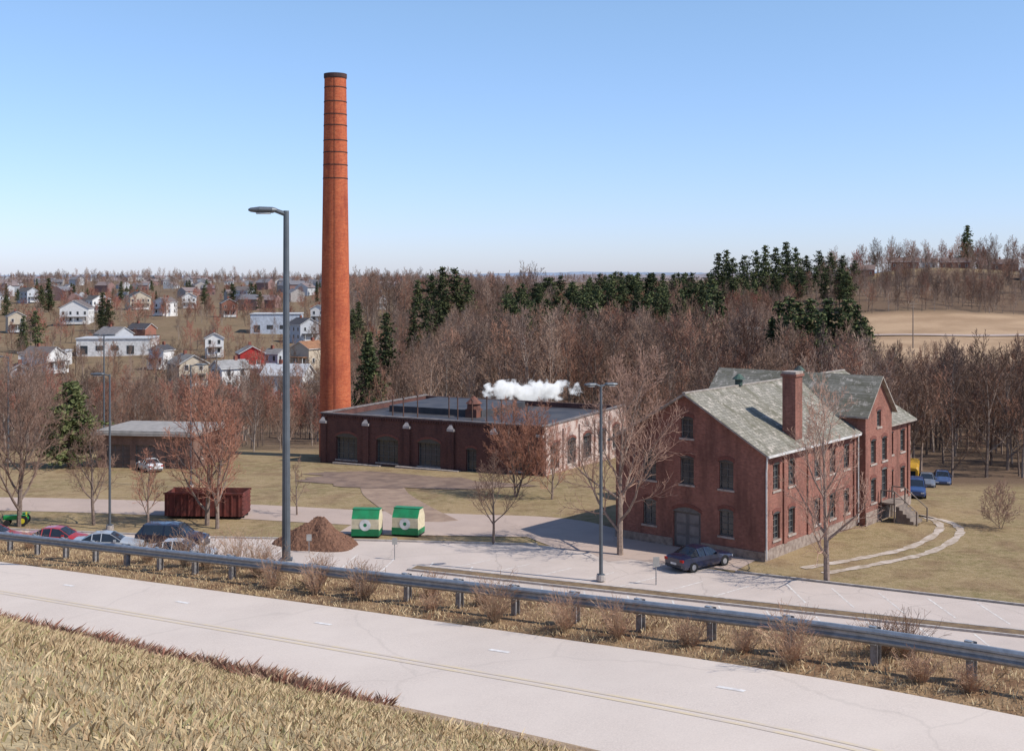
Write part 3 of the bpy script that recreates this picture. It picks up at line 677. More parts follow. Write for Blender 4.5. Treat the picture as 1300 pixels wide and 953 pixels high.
# local -x is the front of each vehicle
car('parked_car',12.3,77.6,R(180+38),(.012,.018,.05))
car('parked_suv',-23.8,82.9,R(180-8),(.008,.01,.028),'suv')
car('parked_car',-27.9,81.6,R(180+5),(.33,.35,.37))
car('parked_car',-31.9,83.2,R(180-3),(.38,.03,.035))
car('parked_car',-22.3,79.2,R(180),(.4,.41,.42))
car('parked_car',-36.9,83.9,R(180),(.32,.03,.03))
car('parked_car',-37.3,121.5,R(-55),(.7,.7,.7),z=hz(-37.3,121.5)+.02,scale=.9)
for i,(x,y,c) in enumerate([(35.4,103.5,(.03,.06,.16)),(38.6,110,(.16,.17,.19)),(40.6,111.5,(.05,.08,.17))]):
    car('parked_car',x,y,R(72),c,'suv' if i==0 else 'sedan',z=hz(x,y)-(.15 if i else 0),scale=.85)
e_=empty('school_bus',(38.0,112.8,hz(38,112.8)-.2),R(70)); e_.scale=(.7,)*3
mb=MB(); prev=None
for X,hw,zt in ((-4.2,1.1,2.6),(-4.0,1.2,2.85),(3.2,1.2,2.85),(3.4,1.15,2.7),(3.42,.95,1.5),(4.6,.85,1.35),(4.7,.7,1.1)):
    rg=[(X,hw,.55),(X,hw,zt-.35),(X,hw*.8,zt-.05),(X,0,zt),(X,-hw*.8,zt-.05),(X,-hw,zt-.35),(X,-hw,.55)]
    if prev:
        for j in range(7): mb.face([prev[j],prev[(j+1)%7],rg[(j+1)%7],rg[j]],0)
    else: mb.face(rg[::-1],0)
    prev=rg
mb.face(prev,0)
for sy in (-1,1):
    for i in range(8): X=-3.7+i*.85; mb.box(X,X+.68,sy*1.205-.004,sy*1.205+.004,1.65,2.3,1)
    mb.box(-4,3.3,sy*1.21-.006,sy*1.21+.006,1.2,1.28,2)
    for X in (-2.8,3.6): mb.tube((X,sy*.95,.48),.48,(X,sy*1.22,.48),.48,16,2,True)
mb.box(-4.215,-4.19,-.8,.8,1.5,2.2,1); mb.box(-4.4,-4.15,-1.1,1.1,.5,.7,2)
mb.obj('body',[mat('bus_yellow',(.55,.30,.03),.4),M_cg,mat('bus_black',(.02,.02,.02))],e_)
e_=empty('green_mower',(-37.9,90.6,.02),R(10)); e_.scale=(.62,)*3
mb=MB(); mb.box(-1.6,.1,-.35,.35,.75,1.25,0); mb.box(-1.7,-1.6,-.3,.3,.7,1.2,2); mb.box(.1,1.2,-.55,.55,.6,.95,0); mb.box(.5,1.0,-.28,.28,.95,1.05,1); mb.box(.95,1.05,-.28,.28,1.05,1.55,1)
for sy in (-1,1):
    mb.tube((.7,sy*.55,.65),.65,(.7,sy*.9,.65),.65,18,2,True); mb.tube((.7,sy*.88,.65),.33,(.7,sy*.92,.65),.33,14,1,True)
    mb.tube((-1.2,sy*.45,.38),.38,(-1.2,sy*.68,.38),.38,16,2,True); mb.box(.1,1.3,sy*.75-.2,sy*.75+.2,1.32,1.38,0)
mb.tube((-.1,0,1.2),.03,(.25,0,1.5),.03,6,2)
mb.obj('body',[mat('tractor_green',(.02,.28,.06),.4),mat('tractor_yellow',(.6,.5,.03)),mat('tyre_rubber',(.02,.02,.02))],e_)

# ---------------------------------------------------------------- trees
def V3(*a): return Vector(a)
def bare_tree(seed,H,spread=.42,n0=9,n1=7,n2=6,n3=4,twr=.012,t0=.22,trunk_r=None,up=.12,sides=(7,5,4,3,3),lean=0,multi=1):
    rn=random.Random(seed); mb=MB()
    nch=[n0,n1,n2,n3,0]; nsg=[7,5,4,3,2]; ang=[(.65,1.0),(.5,.85),(.45,.9),(.4,.9),(0,0)]
    rt=trunk_r or H*.019
    def br(p,d,L,r,lev):
        ns=nsg[lev]; pts=[p.copy()]; dirs=[d.copy()]; rs_=[r]
        for i in range(ns):
            j=(.05,.16,.2,.24,.25)[lev]
            d=(d+V3(rn.uniform(-j,j),rn.uniform(-j,j),rn.uniform(-j,j)+ (up*(1 if lev>0 else .3)))).normalized()
            q=p+d*(L/ns); t=(i+1)/ns
            r2=max(r*(1-t*(.8 if lev<3 else .6)),twr*.6)
            mb.tube(p,rs_[-1],q,r2,sides[lev],0 if lev<=1 else 1)
            p=q; pts.append(p.copy()); dirs.append(d.copy()); rs_.append(r2)
        n_=nch[lev]
        if n_==0: return
        ph=rn.uniform(0,6.28)
        for k_ in range(n_):
            st_=t0 if lev==0 else .18
            t=min(.99,st_+(1-st_)*(k_+rn.uniform(.1,.9))/n_); f=t*ns; i=min(int(f),ns-1); fr=f-i
            pp=pts[i].lerp(pts[i+1],fr); dd_=dirs[i+1]; rr=rs_[i]+(rs_[i+1]-rs_[i])*fr
            az=ph+k_*2.4+rn.uniform(-.4,.4); an=rn.uniform(*ang[lev])
            if lev==0: an=an*(1.25-.75*t)
            o_=dd_.orthogonal().normalized(); o2=dd_.cross(o_)
            nd=(dd_*math.cos(an)+(o_*math.cos(az)+o2*math.sin(az))*math.sin(an)).normalized()
            if lev==0: LL=H*spread*(1.15-.55*t)*rn.uniform(.8,1.15)
            else: LL=L*(.55,.52,.5,.5)[min(lev,3)]*(1.2-.6*t)*rn.uniform(.75,1.2)
            br(pp,nd,LL,max(rr*(.62 if lev==0 else .6),twr),lev+1)
    for m_ in range(multi):
        d0=V3(rn.uniform(-.04,.04)+lean,rn.uniform(-.04,.04),1)
        if multi>1: d0=V3(.35*math.cos(m_*2.3),.35*math.sin(m_*2.3),1)
        br(V3(0,0,-.3),d0.normalized(),H*(.86 if multi==1 else .8),rt/(multi**.5),0)
    return mb
def barkmats(tag,bark,twig):
    return [mat('bark_'+tag,bark,.95,c2=tuple(c*.6 for c in bark),scale=5,spec=.1,rnd=.25),mat('twig_'+tag,twig,.95,c2=tuple(c*.75 for c in twig),scale=.6,spec=.1,rnd=.4)]
BM_near=barkmats('maple',(.28,.21,.17),(.34,.215,.16))
BM_red=barkmats('redmaple',(.25,.19,.155),(.37,.18,.12))
def tree(x,y,H,seed,mats,name='bare_tree',**k_):
    return bare_tree(seed,H,**k_).obj(name,mats,None,(x,y,hz(x,y)),seed*1.3)
tree(7.4,80.9,12.2,11,BM_near,spread=.50,n0=14,n1=9,n2=7,n3=4,t0=.16,twr=.014,name='maple_tree')
tree(19.7,73.9,11,12,BM_near,spread=.44,n0=12,n1=8,n2=6,twr=.013,t0=.18,name='maple_tree')
tree(-1.35,84.2,6.0,13,BM_near,spread=.44,n0=10,n1=7,n2=6,n3=3,t0=.26,twr=.012,name='maple_tree')
tree(.3,103,7.8,14,BM_red,spread=.5,n0=13,n1=8,t0=.1,twr=.015,name='maple_tree',multi=2)
tree(3.4,101.5,5.8,15,BM_red,spread=.45,n0=10,n1=7,n2=5,t0=.1,twr=.014,name='maple_tree')
tree(-37.6,90.2,11.2,16,BM_near,spread=.5,n0=15,n1=9,n2=7,t0=.14,twr=.014,name='maple_tree')
tree(-32.1,90.7,7.8,17,BM_near,spread=.38,n0=11,n1=8,n2=6,name='maple_tree')
tree(-27.6,89.6,5.7,18,BM_red,spread=.40,n0=9,n1=7,n2=5,name='maple_tree')
tree(-23.4,90.6,10.6,19,BM_red,spread=.42,n0=14,n1=8,n2=7,t0=.14,twr=.014,name='maple_tree')
tree(-22.3,89.4,8.8,20,BM_red,spread=.40,n0=12,n1=8,t0=.18,twr=.014,name='maple_tree')
tree(-17.2,94.5,4.4,21,BM_near,spread=.38,n0=7,n1=5,n2=4,n3=3,name='maple_tree')
tree(37,89.5,3.4,22,BM_near,spread=.5,n0=8,n1=6,n2=5,n3=3,t0=.05,name='bare_shrub',multi=3,trunk_r=.05)

def needles(mb,p,rn,s,mi):
    a=Vector((rn.gauss(0,1),rn.gauss(0,1),rn.gauss(0,.5))).normalized(); b_=a.orthogonal().normalized(); b_=(b_*math.cos(rn.random()*6)+a.cross(b_)*math.sin(rn.random()*6))
    w_=s*rn.uniform(.22,.42); l=s*rn.uniform(.7,1.4)
    mb.face([p-a*l*.5,p+b_*w_,p+a*l*.6,p-b_*w_*.8],mi)
def spruce(seed,H,Rb,n=22,per=8,dens=9,pw=.8,t0=.08,irr=.15,size=.45,rep=3,rise=0):
    rn=random.Random(seed); mb=MB(); mb.tube((0,0,-.3),H*.018,(0,0,H),.02,6,0)
    for i in range(n):
        t=t0+(1-t0)*(i+rn.random()*.6)/n; z=H*t; rl=Rb*((1-t)**pw)*(1 if t>t0+.12 else .75)
        lay=rn.uniform(1-irr,1+irr)
        for k_ in range(per):
            if rn.random()<irr*.5: continue
            az=rn.random()*6.283; L=rl*lay*rn.uniform(1-irr*2,1+irr)+.15
            d=V3(math.cos(az),math.sin(az),rn.uniform(-.35,.02)+rise)
            p0=V3(0,0,z); p1=p0+d*L; mb.tube(p0,.04,p1,.012,3,0)
            m_=max(2,int(dens*L/Rb)+1)
            for j in range(m_):
                f=.25+.8*(j+rn.random()*.5)/m_
                c=p0+d*L*min(f,1.02)+V3(rn.gauss(0,.12),rn.gauss(0,.12),-.12*f*L*.3+rn.gauss(0,.1))
                li=1 if rn.random()<.55 else 2
                for _ in range(rep): needles(mb,c+V3(rn.gauss(0,.17),rn.gauss(0,.17),rn.gauss(0,.1)),rn,size,li)
    return mb
CM=[mat('conifer_bark',(.14,.10,.075)),mat('conifer_needles_dark',(.055,.068,.03),.8,c2=(.035,.05,.022),rnd=.4,spec=.15),mat('conifer_needles_light',(.115,.125,.05),.8,c2=(.09,.10,.04),rnd=.4,spec=.15)]
spruce(31,15.5,3.5,n=36,per=11,dens=11,size=.4,rep=4,irr=.2).obj('spruce_tree',CM,None,(-20.4,168,hz(-20.4,168)))
CM2=[CM[0],mat('pine_needles_olive',(.10,.115,.04),.8,c2=(.07,.085,.03)),mat('pine_needles_olive_light',(.17,.18,.07),.8,c2=(.13,.14,.05))]
spruce(32,9.2,3.7,n=24,per=11,dens=11,pw=.5,irr=.3,size=.4,rep=4,rise=.25).obj('pine_tree',CM2,None,(-46.5,124,hz(-46.5,124)-.2))

def instancer(name,template,pts,seed=0):
    rn=random.Random(seed); mb=MB()
    zs_=height([p[0] for p in pts],[p[1] for p in pts])
    for (x,y,s),z in zip(pts,zs_):
        a=rn.random()*6.283; c=[]
        for k_ in range(4):
            t=a+k_*math.pi/2; c.append((x+math.cos(t)*s*.7071,y+math.sin(t)*s*.7071,z-.1))
        mb.face(c)
    o=mb.obj(name,[BM_near[0]]); template.parent=o
    o.instance_type='FACES'; o.use_instance_faces_scale=True; o.instance_faces_scale=1; o.show_instancer_for_render=False; o.show_instancer_for_viewport=False
    return o
BW=[barkmats('wood1',(.30,.225,.18),(.25,.16,.115)),barkmats('wood2',(.40,.32,.265),(.27,.185,.14)),barkmats('wood3',(.20,.15,.12),(.29,.155,.105))]
TEMPL=[]
for i in range(6):
    mbt=bare_tree(100+i,10,spread=(.34,.40,.30,.46,.38,.42)[i],n0=9,n1=6,n2=5,n3=3,twr=.021,t0=(.3,.2,.4,.12,.25,.15)[i],trunk_r=.15,sides=(5,4,3,3,3),up=.16)
    TEMPL.append(mbt.obj('bare_woodland_tree',BW[i%3]))
rn=random.Random(3); buckets=[[] for _ in range(6)]
def blocked(x,y):
    for (cx_,cy_,r_) in ((-3,135,21),(18,95,19),(-20.3,135.8,4),(-38,128,9)):
        if math.hypot(x-cx_,y-cy_)<r_: return True
    return False
def put(x,y,h): 
    if not blocked(x,y): buckets[rn.randrange(6)].append((x,y,h/10))
def scatter(n_,a0,a1,y0,y1,hf):
    for _ in range(n_):
        y=math.sqrt(rn.uniform(y0*y0,y1*y1)); a=rn.uniform(a0,a1); x=a*y
        put(x,y,hf(x,y,a)*rn.uniform(.68,1.2))
scatter(560,-.16,.30,158,300,lambda x,y,a:9.5+6.0*sm(-.12,.0,a)-3*sm(.2,.3,a)-.5*sm(240,300,y))
scatter(540,-.62,-.14,142,245,lambda x,y,a:6.8+1.2*sm(180,240,y))
scatter(420,.28,.62,112,205,lambda x,y,a:10.5-2*sm(150,200,y))
scatter(120,.12,.30,128,170,lambda x,y,a:9.5)
scatter(560,-.10,.24,300,440,lambda x,y,a:11.5)
scatter(650,.18,.6,426,545,lambda x,y,a:8.5)
scatter(60,.27,.6,300,305,lambda x,y,a:4)
scatter(480,-.7,-.08,260,620,lambda x,y,a:8)
scatter(170,-.14,.02,440,620,lambda x,y,a:18)
scatter(1100,-.62,.1,620,2400,lambda x,y,a:11)
scatter(200,-.42,-.05,950,1400,lambda x,y,a:14)
scatter(150,.2,.6,548,640,lambda x,y,a:13.5)
for i in range(6): instancer('bare_woodland',TEMPL[i],buckets[i],i)
BR=barkmats('townred',(.25,.17,.14),(.36,.15,.105))
t1=bare_tree(140,10,spread=.42,n0=10,n1=6,n2=5,n3=3,twr=.03,t0=.2,trunk_r=.16,sides=(5,4,3,3,3)).obj('red_maple',BR)
pts=[]
for _ in range(300):
    y=math.sqrt(rn.uniform(250**2,900**2)); a=rn.uniform(-.6,.02); pts.append((a*y,y,rn.uniform(.55,1.05)))
for _ in range(60): 
    y=rn.uniform(300,440); a=rn.uniform(0,.25); pts.append((a*y,y,rn.uniform(.9,1.2)))
for _ in range(30): 
    y=rn.uniform(145,240); a=rn.uniform(-.5,-.15); pts.append((a*y,y,rn.uniform(.6,.85)))
for _ in range(40): 
    y=rn.uniform(560,640); a=rn.uniform(.22,.5); pts.append((a*y,y,rn.uniform(.7,1.3)))
instancer('red_maple_grove',t1,pts,9)
s1=spruce(201,10,2.0,n=26,per=9,dens=8,size=.34,rep=3,irr=.22).obj('evergreen',CM)
s2=spruce(202,10,2.7,n=17,per=8,dens=9,pw=.55,t0=.25,irr=.35,size=.36,rep=4,rise=.2).obj('evergreen_pine',CM)
P1=[];P2=[]
def ev(br_,el_,Y,kind=0,hmax=40):
    x=(br_-650)/1500*Y; ztop=19-(el_-352)/1500*Y; h=min(hmax,ztop-hz(x,Y))
    (P1 if kind==0 else P2).append((x,Y,max(.25,h/10)))
for px,yt,Y,k_ in [(548,348,430,1),(562,337,420,0),(577,340,430,1),(592,352,435,1),(530,354,440,0),(540,380,330,1),(557,390,335,1),(525,392,320,0),
    (490,395,260,0),(62,352,620,0),(52,362,600,1),(130,370,480,0),(138,380,470,1),(45,394,400,1),(30,400,395,0),(8,375,560,1),(455,382,420,0),(448,392,400,1),(330,370,600,1),
    (905,352,300,0),(912,367,295,0),(902,378,290,0),(912,320,470,0),(922,316,480,0),(930,327,475,1),(945,324,520,1),(960,318,530,1),(972,310,520,0),(985,314,530,1),(998,306,540,0),(1010,314,520,1),(1024,324,500,1),(1040,318,510,1),(1055,320,500,1),(1070,324,505,1),(1085,330,510,1),
    (990,380,225,0),(1003,374,222,0),(1015,380,228,0),(1030,376,224,0),(1042,394,220,0),(1052,376,226,0),(1066,387,222,0),(1076,376,224,0),(1086,384,228,0),(1096,400,222,0),(1104,412,226,0),(981,402,226,0),
    (1228,285,600,0),(1224,296,602,0),(1240,342,560,1),(1110,322,600,1),(670,400,270,1),(682,388,280,0),(694,396,285,1)]:
    ev(px,yt,Y,k_)
for i in range(115):
    px=rn.uniform(640,905)
    yt=352-(px-600)*.075+rn.uniform(-6,30)+6*math.sin(px*.06); Y=rn.uniform(360,455)
    ev(px,yt,Y,rn.choice((0,1,1,1)),17)
for i in range(22):
    px=rn.uniform(920,1080); ev(px,rn.uniform(334,362),rn.uniform(430,470),1,15)
for i in range(80):
    ev(rn.uniform(-60,600),rn.uniform(352,372),rn.uniform(650,1100),rn.choice((0,1,1)),14)
instancer('evergreen_grove',s1,P1,21); instancer('evergreen_grove',s2,P2,22)

# ---------------------------------------------------------------- houses
RC_=[(.10,.09,.085),(.16,.13,.12),(.22,.2,.19),(.07,.065,.07)]
def house(x,y,w_,l,h,rot,wc,rc,name='frame_house',pitch=.55,porch=True,z=None):
    wm_=mat('siding_%02d%02d%02d'%tuple(int(c*99) for c in wc),wc,.8,c2=tuple(c*.88 for c in wc)); rm=mat('shingle_%02d%02d'%(int(rc[0]*99),int(rc[2]*99)),rc,.9,scale=1)
    mb=MB(); z0=hz(x,y) if z is None else z
    hw,hl=w_/2,l/2; rh=hw*pitch
    mb.box(-hw,hw,-hl,hl,-2.5,h,0)
    for sy in (-1,1):
        t_=[(-hw,sy*hl,h),(hw,sy*hl,h),(0,sy*hl,h+rh)]; mb.face(t_ if sy<0 else t_[::-1],0)
    o_=.4
    for sx in (-1,1):
        slab(mb,(sx*(hw+o_),-hl-o_,h-o_*pitch+.1),(sx*(hw+o_),hl+o_,h-o_*pitch+.1),(sx*.001,hl+o_,h+rh+.1),(sx*.001,-hl-o_,h+rh+.1),.15,1,3)
    fl=max(1,int(h//2.6))
    for f in range(fl):
        zz_=.9+f*2.7
        nw=max(2,int(w_//2.6))
        for i in range(nw):
            xx=-hw+(i+.5)*w_/nw
            for sy in (-1,1):
                mb.box(xx-.55,xx+.55,sy*(hl+.03)-.03,sy*(hl+.03)+.03,zz_-.08,zz_+1.38,3); mb.box(xx-.42,xx+.42,sy*(hl+.045)-.03,sy*(hl+.045)+.03,zz_,zz_+1.3,2)
        nl=max(2,int(l//3))
        for i in range(nl):
            yy=-hl+(i+.5)*l/nl
            for sx in (-1,1):
                mb.box(sx*(hw+.03)-.03,sx*(hw+.03)+.03,yy-.55,yy+.55,zz_-.08,zz_+1.38,3); mb.box(sx*(hw+.045)-.03,sx*(hw+.045)+.03,yy-.42,yy+.42,zz_,zz_+1.3,2)
    mb.box(-.35,.35,hl*.3,hl*.3+.7,h+rh*.4,h+rh+.9,4)
    if porch:
        mb.box(-hw*.8,hw*.8,-hl-1.8,-hl-.06,-.5,.4,3); mb.box(-hw*.85,hw*.85,-hl-2,-hl-.06,2.5,2.68,1)
        for xx in (-hw*.75,0,hw*.75): mb.box(xx-.08,xx+.08,-hl-1.8,-hl-1.64,.4,2.5,3)
    return mb.obj(name,[wm_,rm,M_glass,mat('white_trim',(.7,.68,.65)),mat('house_chimney_brick',(.25,.09,.06))],None,(x,y,z0),rot)
Wt=(.70,.68,.65); Rd=(.38,.035,.03); Tn=(.5,.42,.32); Gy=(.45,.46,.48); Bk=(.30,.13,.09)
def H(px,ybase,Y,wpx,hm,rot,wc,rc,name='frame_house',**k_):
    x=(px-650)/1500*Y; w_=wpx/1500*Y; house(x,Y,w_*.75,w_*.9,hm,R(rot),wc,rc,name,z=hz(x,Y)+.8,**k_)
for a in [(318,465,300,40,6.8,20,Rd,(.25,.24,.23),'red_house'),(292,475,270,42,5.4,-50,Wt,(.3,.29,.28),'white_house'),(238,470,290,50,5.2,35,Tn,(.22,.2,.18),'tan_house'),(366,478,262,60,4.4,80,Wt,(.45,.45,.46),'white_house'),
  (272,440,380,30,5.5,15,Wt,RC_[1],'white_house'),(145,440,420,40,4.5,60,Gy,RC_[2],'grey_house'),(55,455,330,45,4.6,70,Wt,RC_[1],'white_house'),(25,485,250,36,4.6,20,Gy,RC_[2],'grey_house'),
  (98,408,520,46,6.5,10,Wt,RC_[1],'white_house'),(175,388,640,34,6,30,Tn,RC_[0],'tan_house'),(385,418,430,36,6,40,Gy,RC_[3],'grey_house'),(392,448,330,40,5,-30,Tn,(.3,.15,.08),'tan_house'),(405,395,520,24,6,0,Wt,RC_[0],'white_house'),
  (70,375,760,26,6,5,Bk,RC_[1],'brick_house'),(35,385,700,22,6,60,Gy,RC_[0],'grey_house'),(210,400,560,26,6,-20,Wt,RC_[1],'white_house'),(350,455,310,26,5.5,60,Gy,RC_[2],'grey_house'),(480,380,640,26,6,10,Wt,RC_[1],'white_house'),
  (945,398,330,40,6.5,60,Wt,RC_[2],'white_house'),(180,425,430,30,5,70,Bk,RC_[3],'brick_house'),(290,398,560,26,6,20,Bk,RC_[0],'brick_house'),(425,470,262,26,4,20,Wt,RC_[2],'white_house'),
  (120,395,600,26,6,50,Wt,RC_[0],'white_house'),(240,385,680,24,6,15,Wt,RC_[2],'white_house'),(20,420,480,28,6,30,Tn,RC_[0],'tan_house'),(205,455,350,28,5,-15,Wt,RC_[3],'white_house'),(310,380,760,24,6,70,Gy,RC_[1],'grey_house')]:
    H(*a)
def shed(px,Y,wpx,hm,col,name):
    x=(px-650)/1500*Y; w_=wpx/1500*Y; mb=MB(); mb.box(-w_/2,w_/2,-7,7,-3,hm,0); mb.box(-w_/2-.3,w_/2+.3,-7.3,7.3,hm,hm+.3,1)
    for i in range(int(w_/5)):
        xx=-w_/2+2.5+i*5; mb.box(xx-1.2,xx+1.2,-7.06,-7.003,1.2 if i%3 else 0,2.8,2)
    mb.obj(name,[mat('shed_%s'%name,col),mat('shed_roof',(.5,.5,.5)),M_glass],None,(x,Y,hz(x,Y)+.5),R(6))
shed(150,400,90,5,Wt,'white_warehouse'); shed(352,470,62,7,(.50,.54,.60),'apartment_block'); shed(58,360,50,3.6,Wt,'white_workshop'); shed(345,290,60,3.8,(.6,.6,.6),'long_shed')
for px,Y,wpx,wc in [(1095,560,26,Bk),(1148,566,30,Bk),(1212,575,32,Bk),(1275,562,28,Bk),(1308,520,20,Wt),(1180,590,16,Wt),(1250,590,16,Tn)]:
    x=(px-650)/1500*Y; house(x,Y,8,wpx/1500*Y*1.1,3.4,R(75),wc,(.19,.13,.11),'brick_ranch_house' if wc==Bk else 'ranch_house',pitch=.5,porch=False)
mb=MB(); rd=random.Random(8)
for i in range(240):
    y=rd.uniform(620,2400); a=rd.uniform(-.5,-.02); x=a*y; z=float(base(np.array([x]),np.array([y]))[0])
    s=rd.uniform(7,13); hh=rd.uniform(3.5,6.5); M=Matrix.Translation((x,y,z-.5))@Matrix.Rotation(rd.uniform(0,3),4,'Z'); wi=rd.choice((0,0,0,1,1,2,2,6)); ri=rd.choice((3,4))
    mb.box(-s/2,s/2,-s*.4,s*.4,-2,hh,wi,M)
    A=[M@Vector(p) for p in ((-s/2,-s*.45,hh),(s/2,-s*.45,hh),(s/2,0,hh+s*.25),(-s/2,0,hh+s*.25),(s/2,s*.45,hh),(-s/2,s*.45,hh))]
    mb.face([A[0],A[1],A[2],A[3]],ri); mb.face([A[3],A[2],A[4],A[5]],ri); mb.face([A[0],A[3],A[5]],wi); mb.face([A[1],A[4],A[2]],wi)
    for q in range(3): xx=-s/3+q*s/3; mb.box(xx-.5,xx+.5,-s*.4-.05,-s*.4-.01,1,2.6,5,M)
mb.obj('distant_town',[mat('far_white',(.52,.52,.52)),mat('far_brick',(.28,.17,.15)),mat('far_tan',(.38,.34,.31)),mat('far_roof_dark',(.18,.17,.18)),mat('far_roof_brown',(.22,.17,.16)),M_glass,mat('far_grey',(.3,.31,.33))])
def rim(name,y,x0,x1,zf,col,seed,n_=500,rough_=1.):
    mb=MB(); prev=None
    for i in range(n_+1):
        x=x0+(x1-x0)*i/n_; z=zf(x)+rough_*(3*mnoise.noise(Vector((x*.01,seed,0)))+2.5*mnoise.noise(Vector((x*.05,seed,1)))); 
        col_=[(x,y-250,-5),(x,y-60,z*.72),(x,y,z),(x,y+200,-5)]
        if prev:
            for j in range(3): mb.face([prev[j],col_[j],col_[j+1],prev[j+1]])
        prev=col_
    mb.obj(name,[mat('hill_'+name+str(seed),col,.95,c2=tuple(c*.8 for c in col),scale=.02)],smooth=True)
rim('distant_hills',4200,-3500,3500,lambda x:30+9*math.sin(x*.0015)+5*math.sin(x*.004+1),(.25,.30,.38),1)  # distance haze is put into the hill colour as a bluish tint
rim('distant_wooded_ridge',2500,-2200,1500,lambda x:22+4*math.sin(x*.003),(.24,.215,.225),2,700,1.2)  # treeline colour shifted towards blue-grey in place of haze
rim('distant_wooded_ridge',1700,-1400,900,lambda x:16+3*math.sin(x*.006),(.225,.17,.155),3,700,1.3)
def upole(x,y,h):
    e_=empty('utility_pole',(x,y,hz(x,y)),R(20)); mb=MB(); mb.tube((0,0,-.5),.18,(0,0,h),.12,8,0,True); mb.box(-1.3,1.3,-.16,-.11,h-.7,h-.55); mb.box(-1.0,1.0,-.16,-.11,h-1.5,h-1.37)
    for q in (-1.2,-.6,.6,1.2): mb.tube((q,-.13,h-.55),.06,(q,-.13,h-.35),.04,6,0,True)
    mb.obj('pole',[mat('pole_wood',(.24,.19,.15))],e_)
upole(112,330,13); upole(168,345,12); upole(-60,240,11); upole(5.7,212,14)

# ---------------------------------------------------------------- low plants
DS=[mat('dry_stem',(.46,.34,.23),.9,c2=(.34,.23,.15),rnd=.2),mat('dry_twig',(.44,.28,.18),.9,c2=(.32,.17,.11),rnd=.2)]
def shrub(d,s,h,seed,n=60,mats=DS,name='dry_shrub',w_=.6):
    x,y,z,t,_=rail_at(s); N=np.array([-t[1],t[0]]); X=x+N[0]*d; Y=y+N[1]*d; rn_=random.Random(seed); mb=MB()
    for i in range(n):
        a=rn_.random()*6.283; r0=rn_.uniform(0,.12); lean=rn_.uniform(.05,w_); L=h*rn_.uniform(.6,1.1)
        p=V3(math.cos(a)*r0,math.sin(a)*r0,-.05); d_=V3(math.cos(a)*lean,math.sin(a)*lean,1).normalized(); r_=.008
        for q in range(4):
            d_=(d_+V3(rn_.gauss(0,.14),rn_.gauss(0,.14),-.02)).normalized(); p2=p+d_*L/4; mb.tube(p,r_,p2,r_*.75,3,0); r_*=.75
            for _ in range(2):
                dd_=(d_+V3(rn_.gauss(0,.6),rn_.gauss(0,.6),rn_.gauss(0,.3))).normalized(); mb.tube(p2,.004,p2+dd_*h*.2,.003,3,1)
            p=p2
    mb.obj(name,mats,None,(X,Y,hz(X,Y)))
def s_of(px):
    b_=(px-650)/1500; f=RAIL[:,0]-b_*RAIL[:,1]; ok=RAIL[:,1]>5
    i=np.argmin(np.where(ok,np.abs(f),1e9)); return SL[i]
for i,(px,h,d) in enumerate([(655,1.15,.75),(733,.9,.7),(805,.85,.7),(890,.6,.6),(1035,1.1,.8),(960,.5,.5),(470,1.0,.4),(440,.8,-.5),(300,1.2,-.6),(270,1.3,-.8),(205,1.2,-.8),(240,1.1,-.7),(160,.9,-.7),(330,1.0,-.6),(390,.9,-.5),(520,.7,-.6),(1100,.8,-.7),(1180,.6,.6),(1130,.9,-.8),(600,.6,-.5),(20,.8,-.6),(560,.5,.6),(355,.8,.5),(415,.9,.4),(1250,.5,.6)]):
    shrub(d,s_of(px),h,50+i,n=60)
def grass(name,n_,gen,mats,hh,seed,wd_=.008):
    rn_=np.random.RandomState(seed); P=gen(rn_,n_); X,Y=P[:,0],P[:,1]; Z=height(X,Y); n_=len(X)
    cl=.5+.5*np.sin(X*2.1+np.sin(Y*1.7)*2)*np.cos(Y*2.6+np.sin(X*1.3)*2)
    a=rn_.rand(n_)*6.283; w_=wd_*(1+rn_.rand(n_)); h=hh*(.35+.7*rn_.rand(n_))*(.5+.9*cl); lx=rn_.randn(n_)*.55*h; ly=rn_.randn(n_)*.55*h
    ca,sa=np.cos(a)*w_,np.sin(a)*w_
    v=np.stack([np.stack([X-ca,Y-sa,Z-.02],1),np.stack([X+ca,Y+sa,Z-.02],1),np.stack([X+ca*.6+lx*.5,Y+sa*.6+ly*.5,Z+h*.65],1),np.stack([X+lx,Y+ly,Z+h],1)],1).reshape(-1,3)
    me=bpy.data.meshes.new(name); f=np.arange(n_*4).reshape(-1,4)
    me.from_pydata(v.tolist(),[],f.tolist())
    for m_ in mats: me.materials.append(m_)
    me.polygons.foreach_set('material_index',rn_.randint(0,len(mats),n_)); me.update()
    o=bpy.data.objects.new(name,me); COL.objects.link(o)
GM=[mat('grass_straw',(.58,.46,.28),c2=(.48,.36,.20)),mat('grass_dead',(.46,.33,.20),c2=(.36,.25,.14)),mat('grass_olive',(.38,.34,.17),c2=(.30,.26,.12))]
def along(d0,d1,s0,s1):
    def g(r_,n_):
        s=r_.uniform(s0,s1,n_); d=r_.uniform(d0,d1,n_)
        x=np.interp(s,SL,RAIL[:,0]); y=np.interp(s,SL,RAIL[:,1]); x2=np.interp(s+.5,SL,RAIL[:,0]); y2=np.interp(s+.5,SL,RAIL[:,1])
        tx,ty=x2-x,y2-y; l=np.hypot(tx,ty); return np.stack([x-ty/l*d,y+tx/l*d],1)
    return g
sA,sB=s_of(1330),s_of(-40)
grass('verge_grass',22000,along(-2.2,1.25,sA-3,sB+4),GM[:2],.11,1)
grass('bank_grass',120000,along(8.0,20,s_of(1330),s_of(-40)+4),GM[:2]+GM[:2]+GM,.12,2,.006)
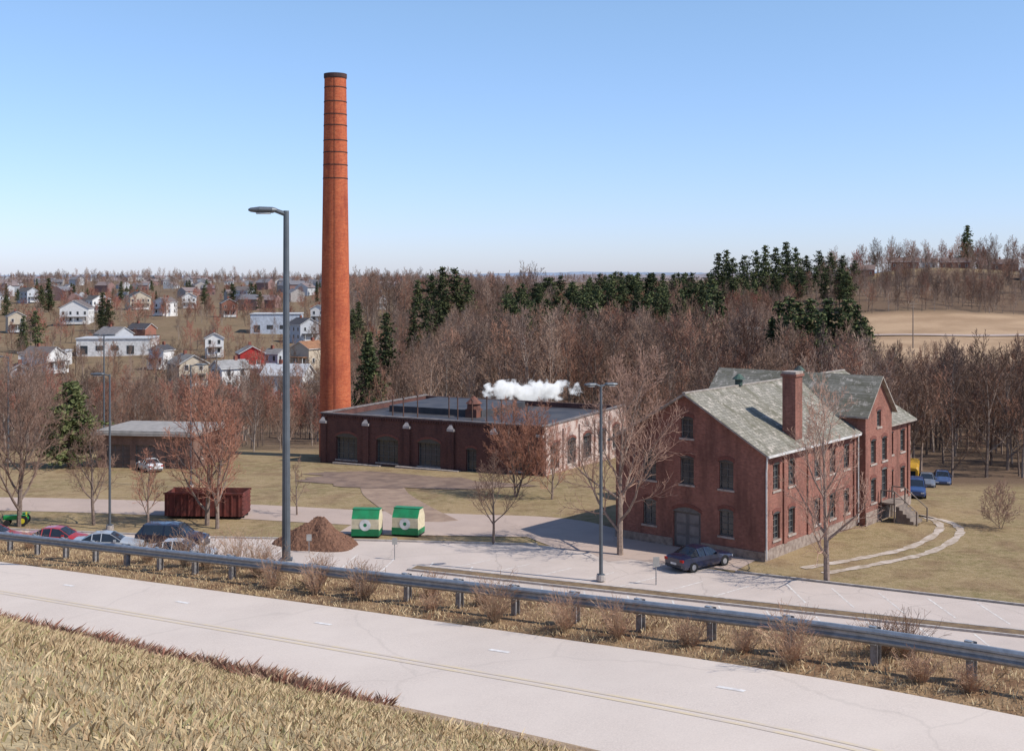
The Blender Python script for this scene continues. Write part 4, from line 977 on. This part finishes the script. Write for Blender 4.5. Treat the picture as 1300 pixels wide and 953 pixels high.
HC=[mat('groundcover_rust',(.32,.14,.095),c2=(.21,.09,.06),scale=2),mat('groundcover_tan',(.46,.31,.21)),mat('groundcover_brown',(.24,.14,.10))]
grass('groundcover_shrubs',60000,along(7.3,9.4,s_of(800),s_of(-40)+10),HC,.24,3,.006)
grass('road_edge_grass',12000,along(6.98,7.6,s_of(1330),s_of(-40)+6),[GM[0],GM[1],HC[1]],.10,4,.006)

# ---------------------------------------------------------------- light and camera
Sd=Vector((.93,-.37,0)).normalized(); el=R(46); Sv=Vector((Sd.x*math.cos(el),Sd.y*math.cos(el),math.sin(el)))
L=bpy.data.lights.new('sun','SUN'); L.energy=5.0; L.angle=R(.5); L.color=(1,.95,.88)
lo=bpy.data.objects.new('sun',L); COL.objects.link(lo); lo.rotation_euler=Sv.to_track_quat('Z','Y').to_euler()
W=bpy.data.worlds.new('World'); scene.world=W; W.use_nodes=True; n=W.node_tree
sk=n.nodes.new('ShaderNodeTexSky'); sk.sky_type='NISHITA'; sk.sun_disc=False; sk.sun_elevation=el; sk.sun_rotation=math.atan2(Sd.x,Sd.y)
sk.altitude=300; sk.air_density=1.0; sk.dust_density=.4; sk.ozone_density=2.0
tc=n.nodes.new('ShaderNodeTexCoord'); sp=n.nodes.new('ShaderNodeSeparateXYZ'); lk(n,tc.outputs['Generated'],sp.inputs[0])
tint=mixc(n,ramp(n,sp.outputs[2],0.0,.22),(.90,.99,1.50),(1.22,1.32,1.46))
skc=mixc(n,1.0,sk.outputs[0],tint,'MULTIPLY'); 
bg=n.nodes['Background']; bg.inputs[1].default_value=.12; lk(n,skc,bg.inputs[0])
cam=bpy.data.cameras.new('camera'); co=bpy.data.objects.new('camera',cam); COL.objects.link(co)
co.location=(0,0,19); co.rotation_euler=(R(90),0,0); cam.sensor_width=36; cam.lens=36*1500/1300; cam.shift_y=-124.5/1300; cam.clip_end=20000; cam.clip_start=.1
scene.camera=co
scene.view_settings.view_transform='Standard'; scene.view_settings.look='None'; scene.view_settings.exposure=0
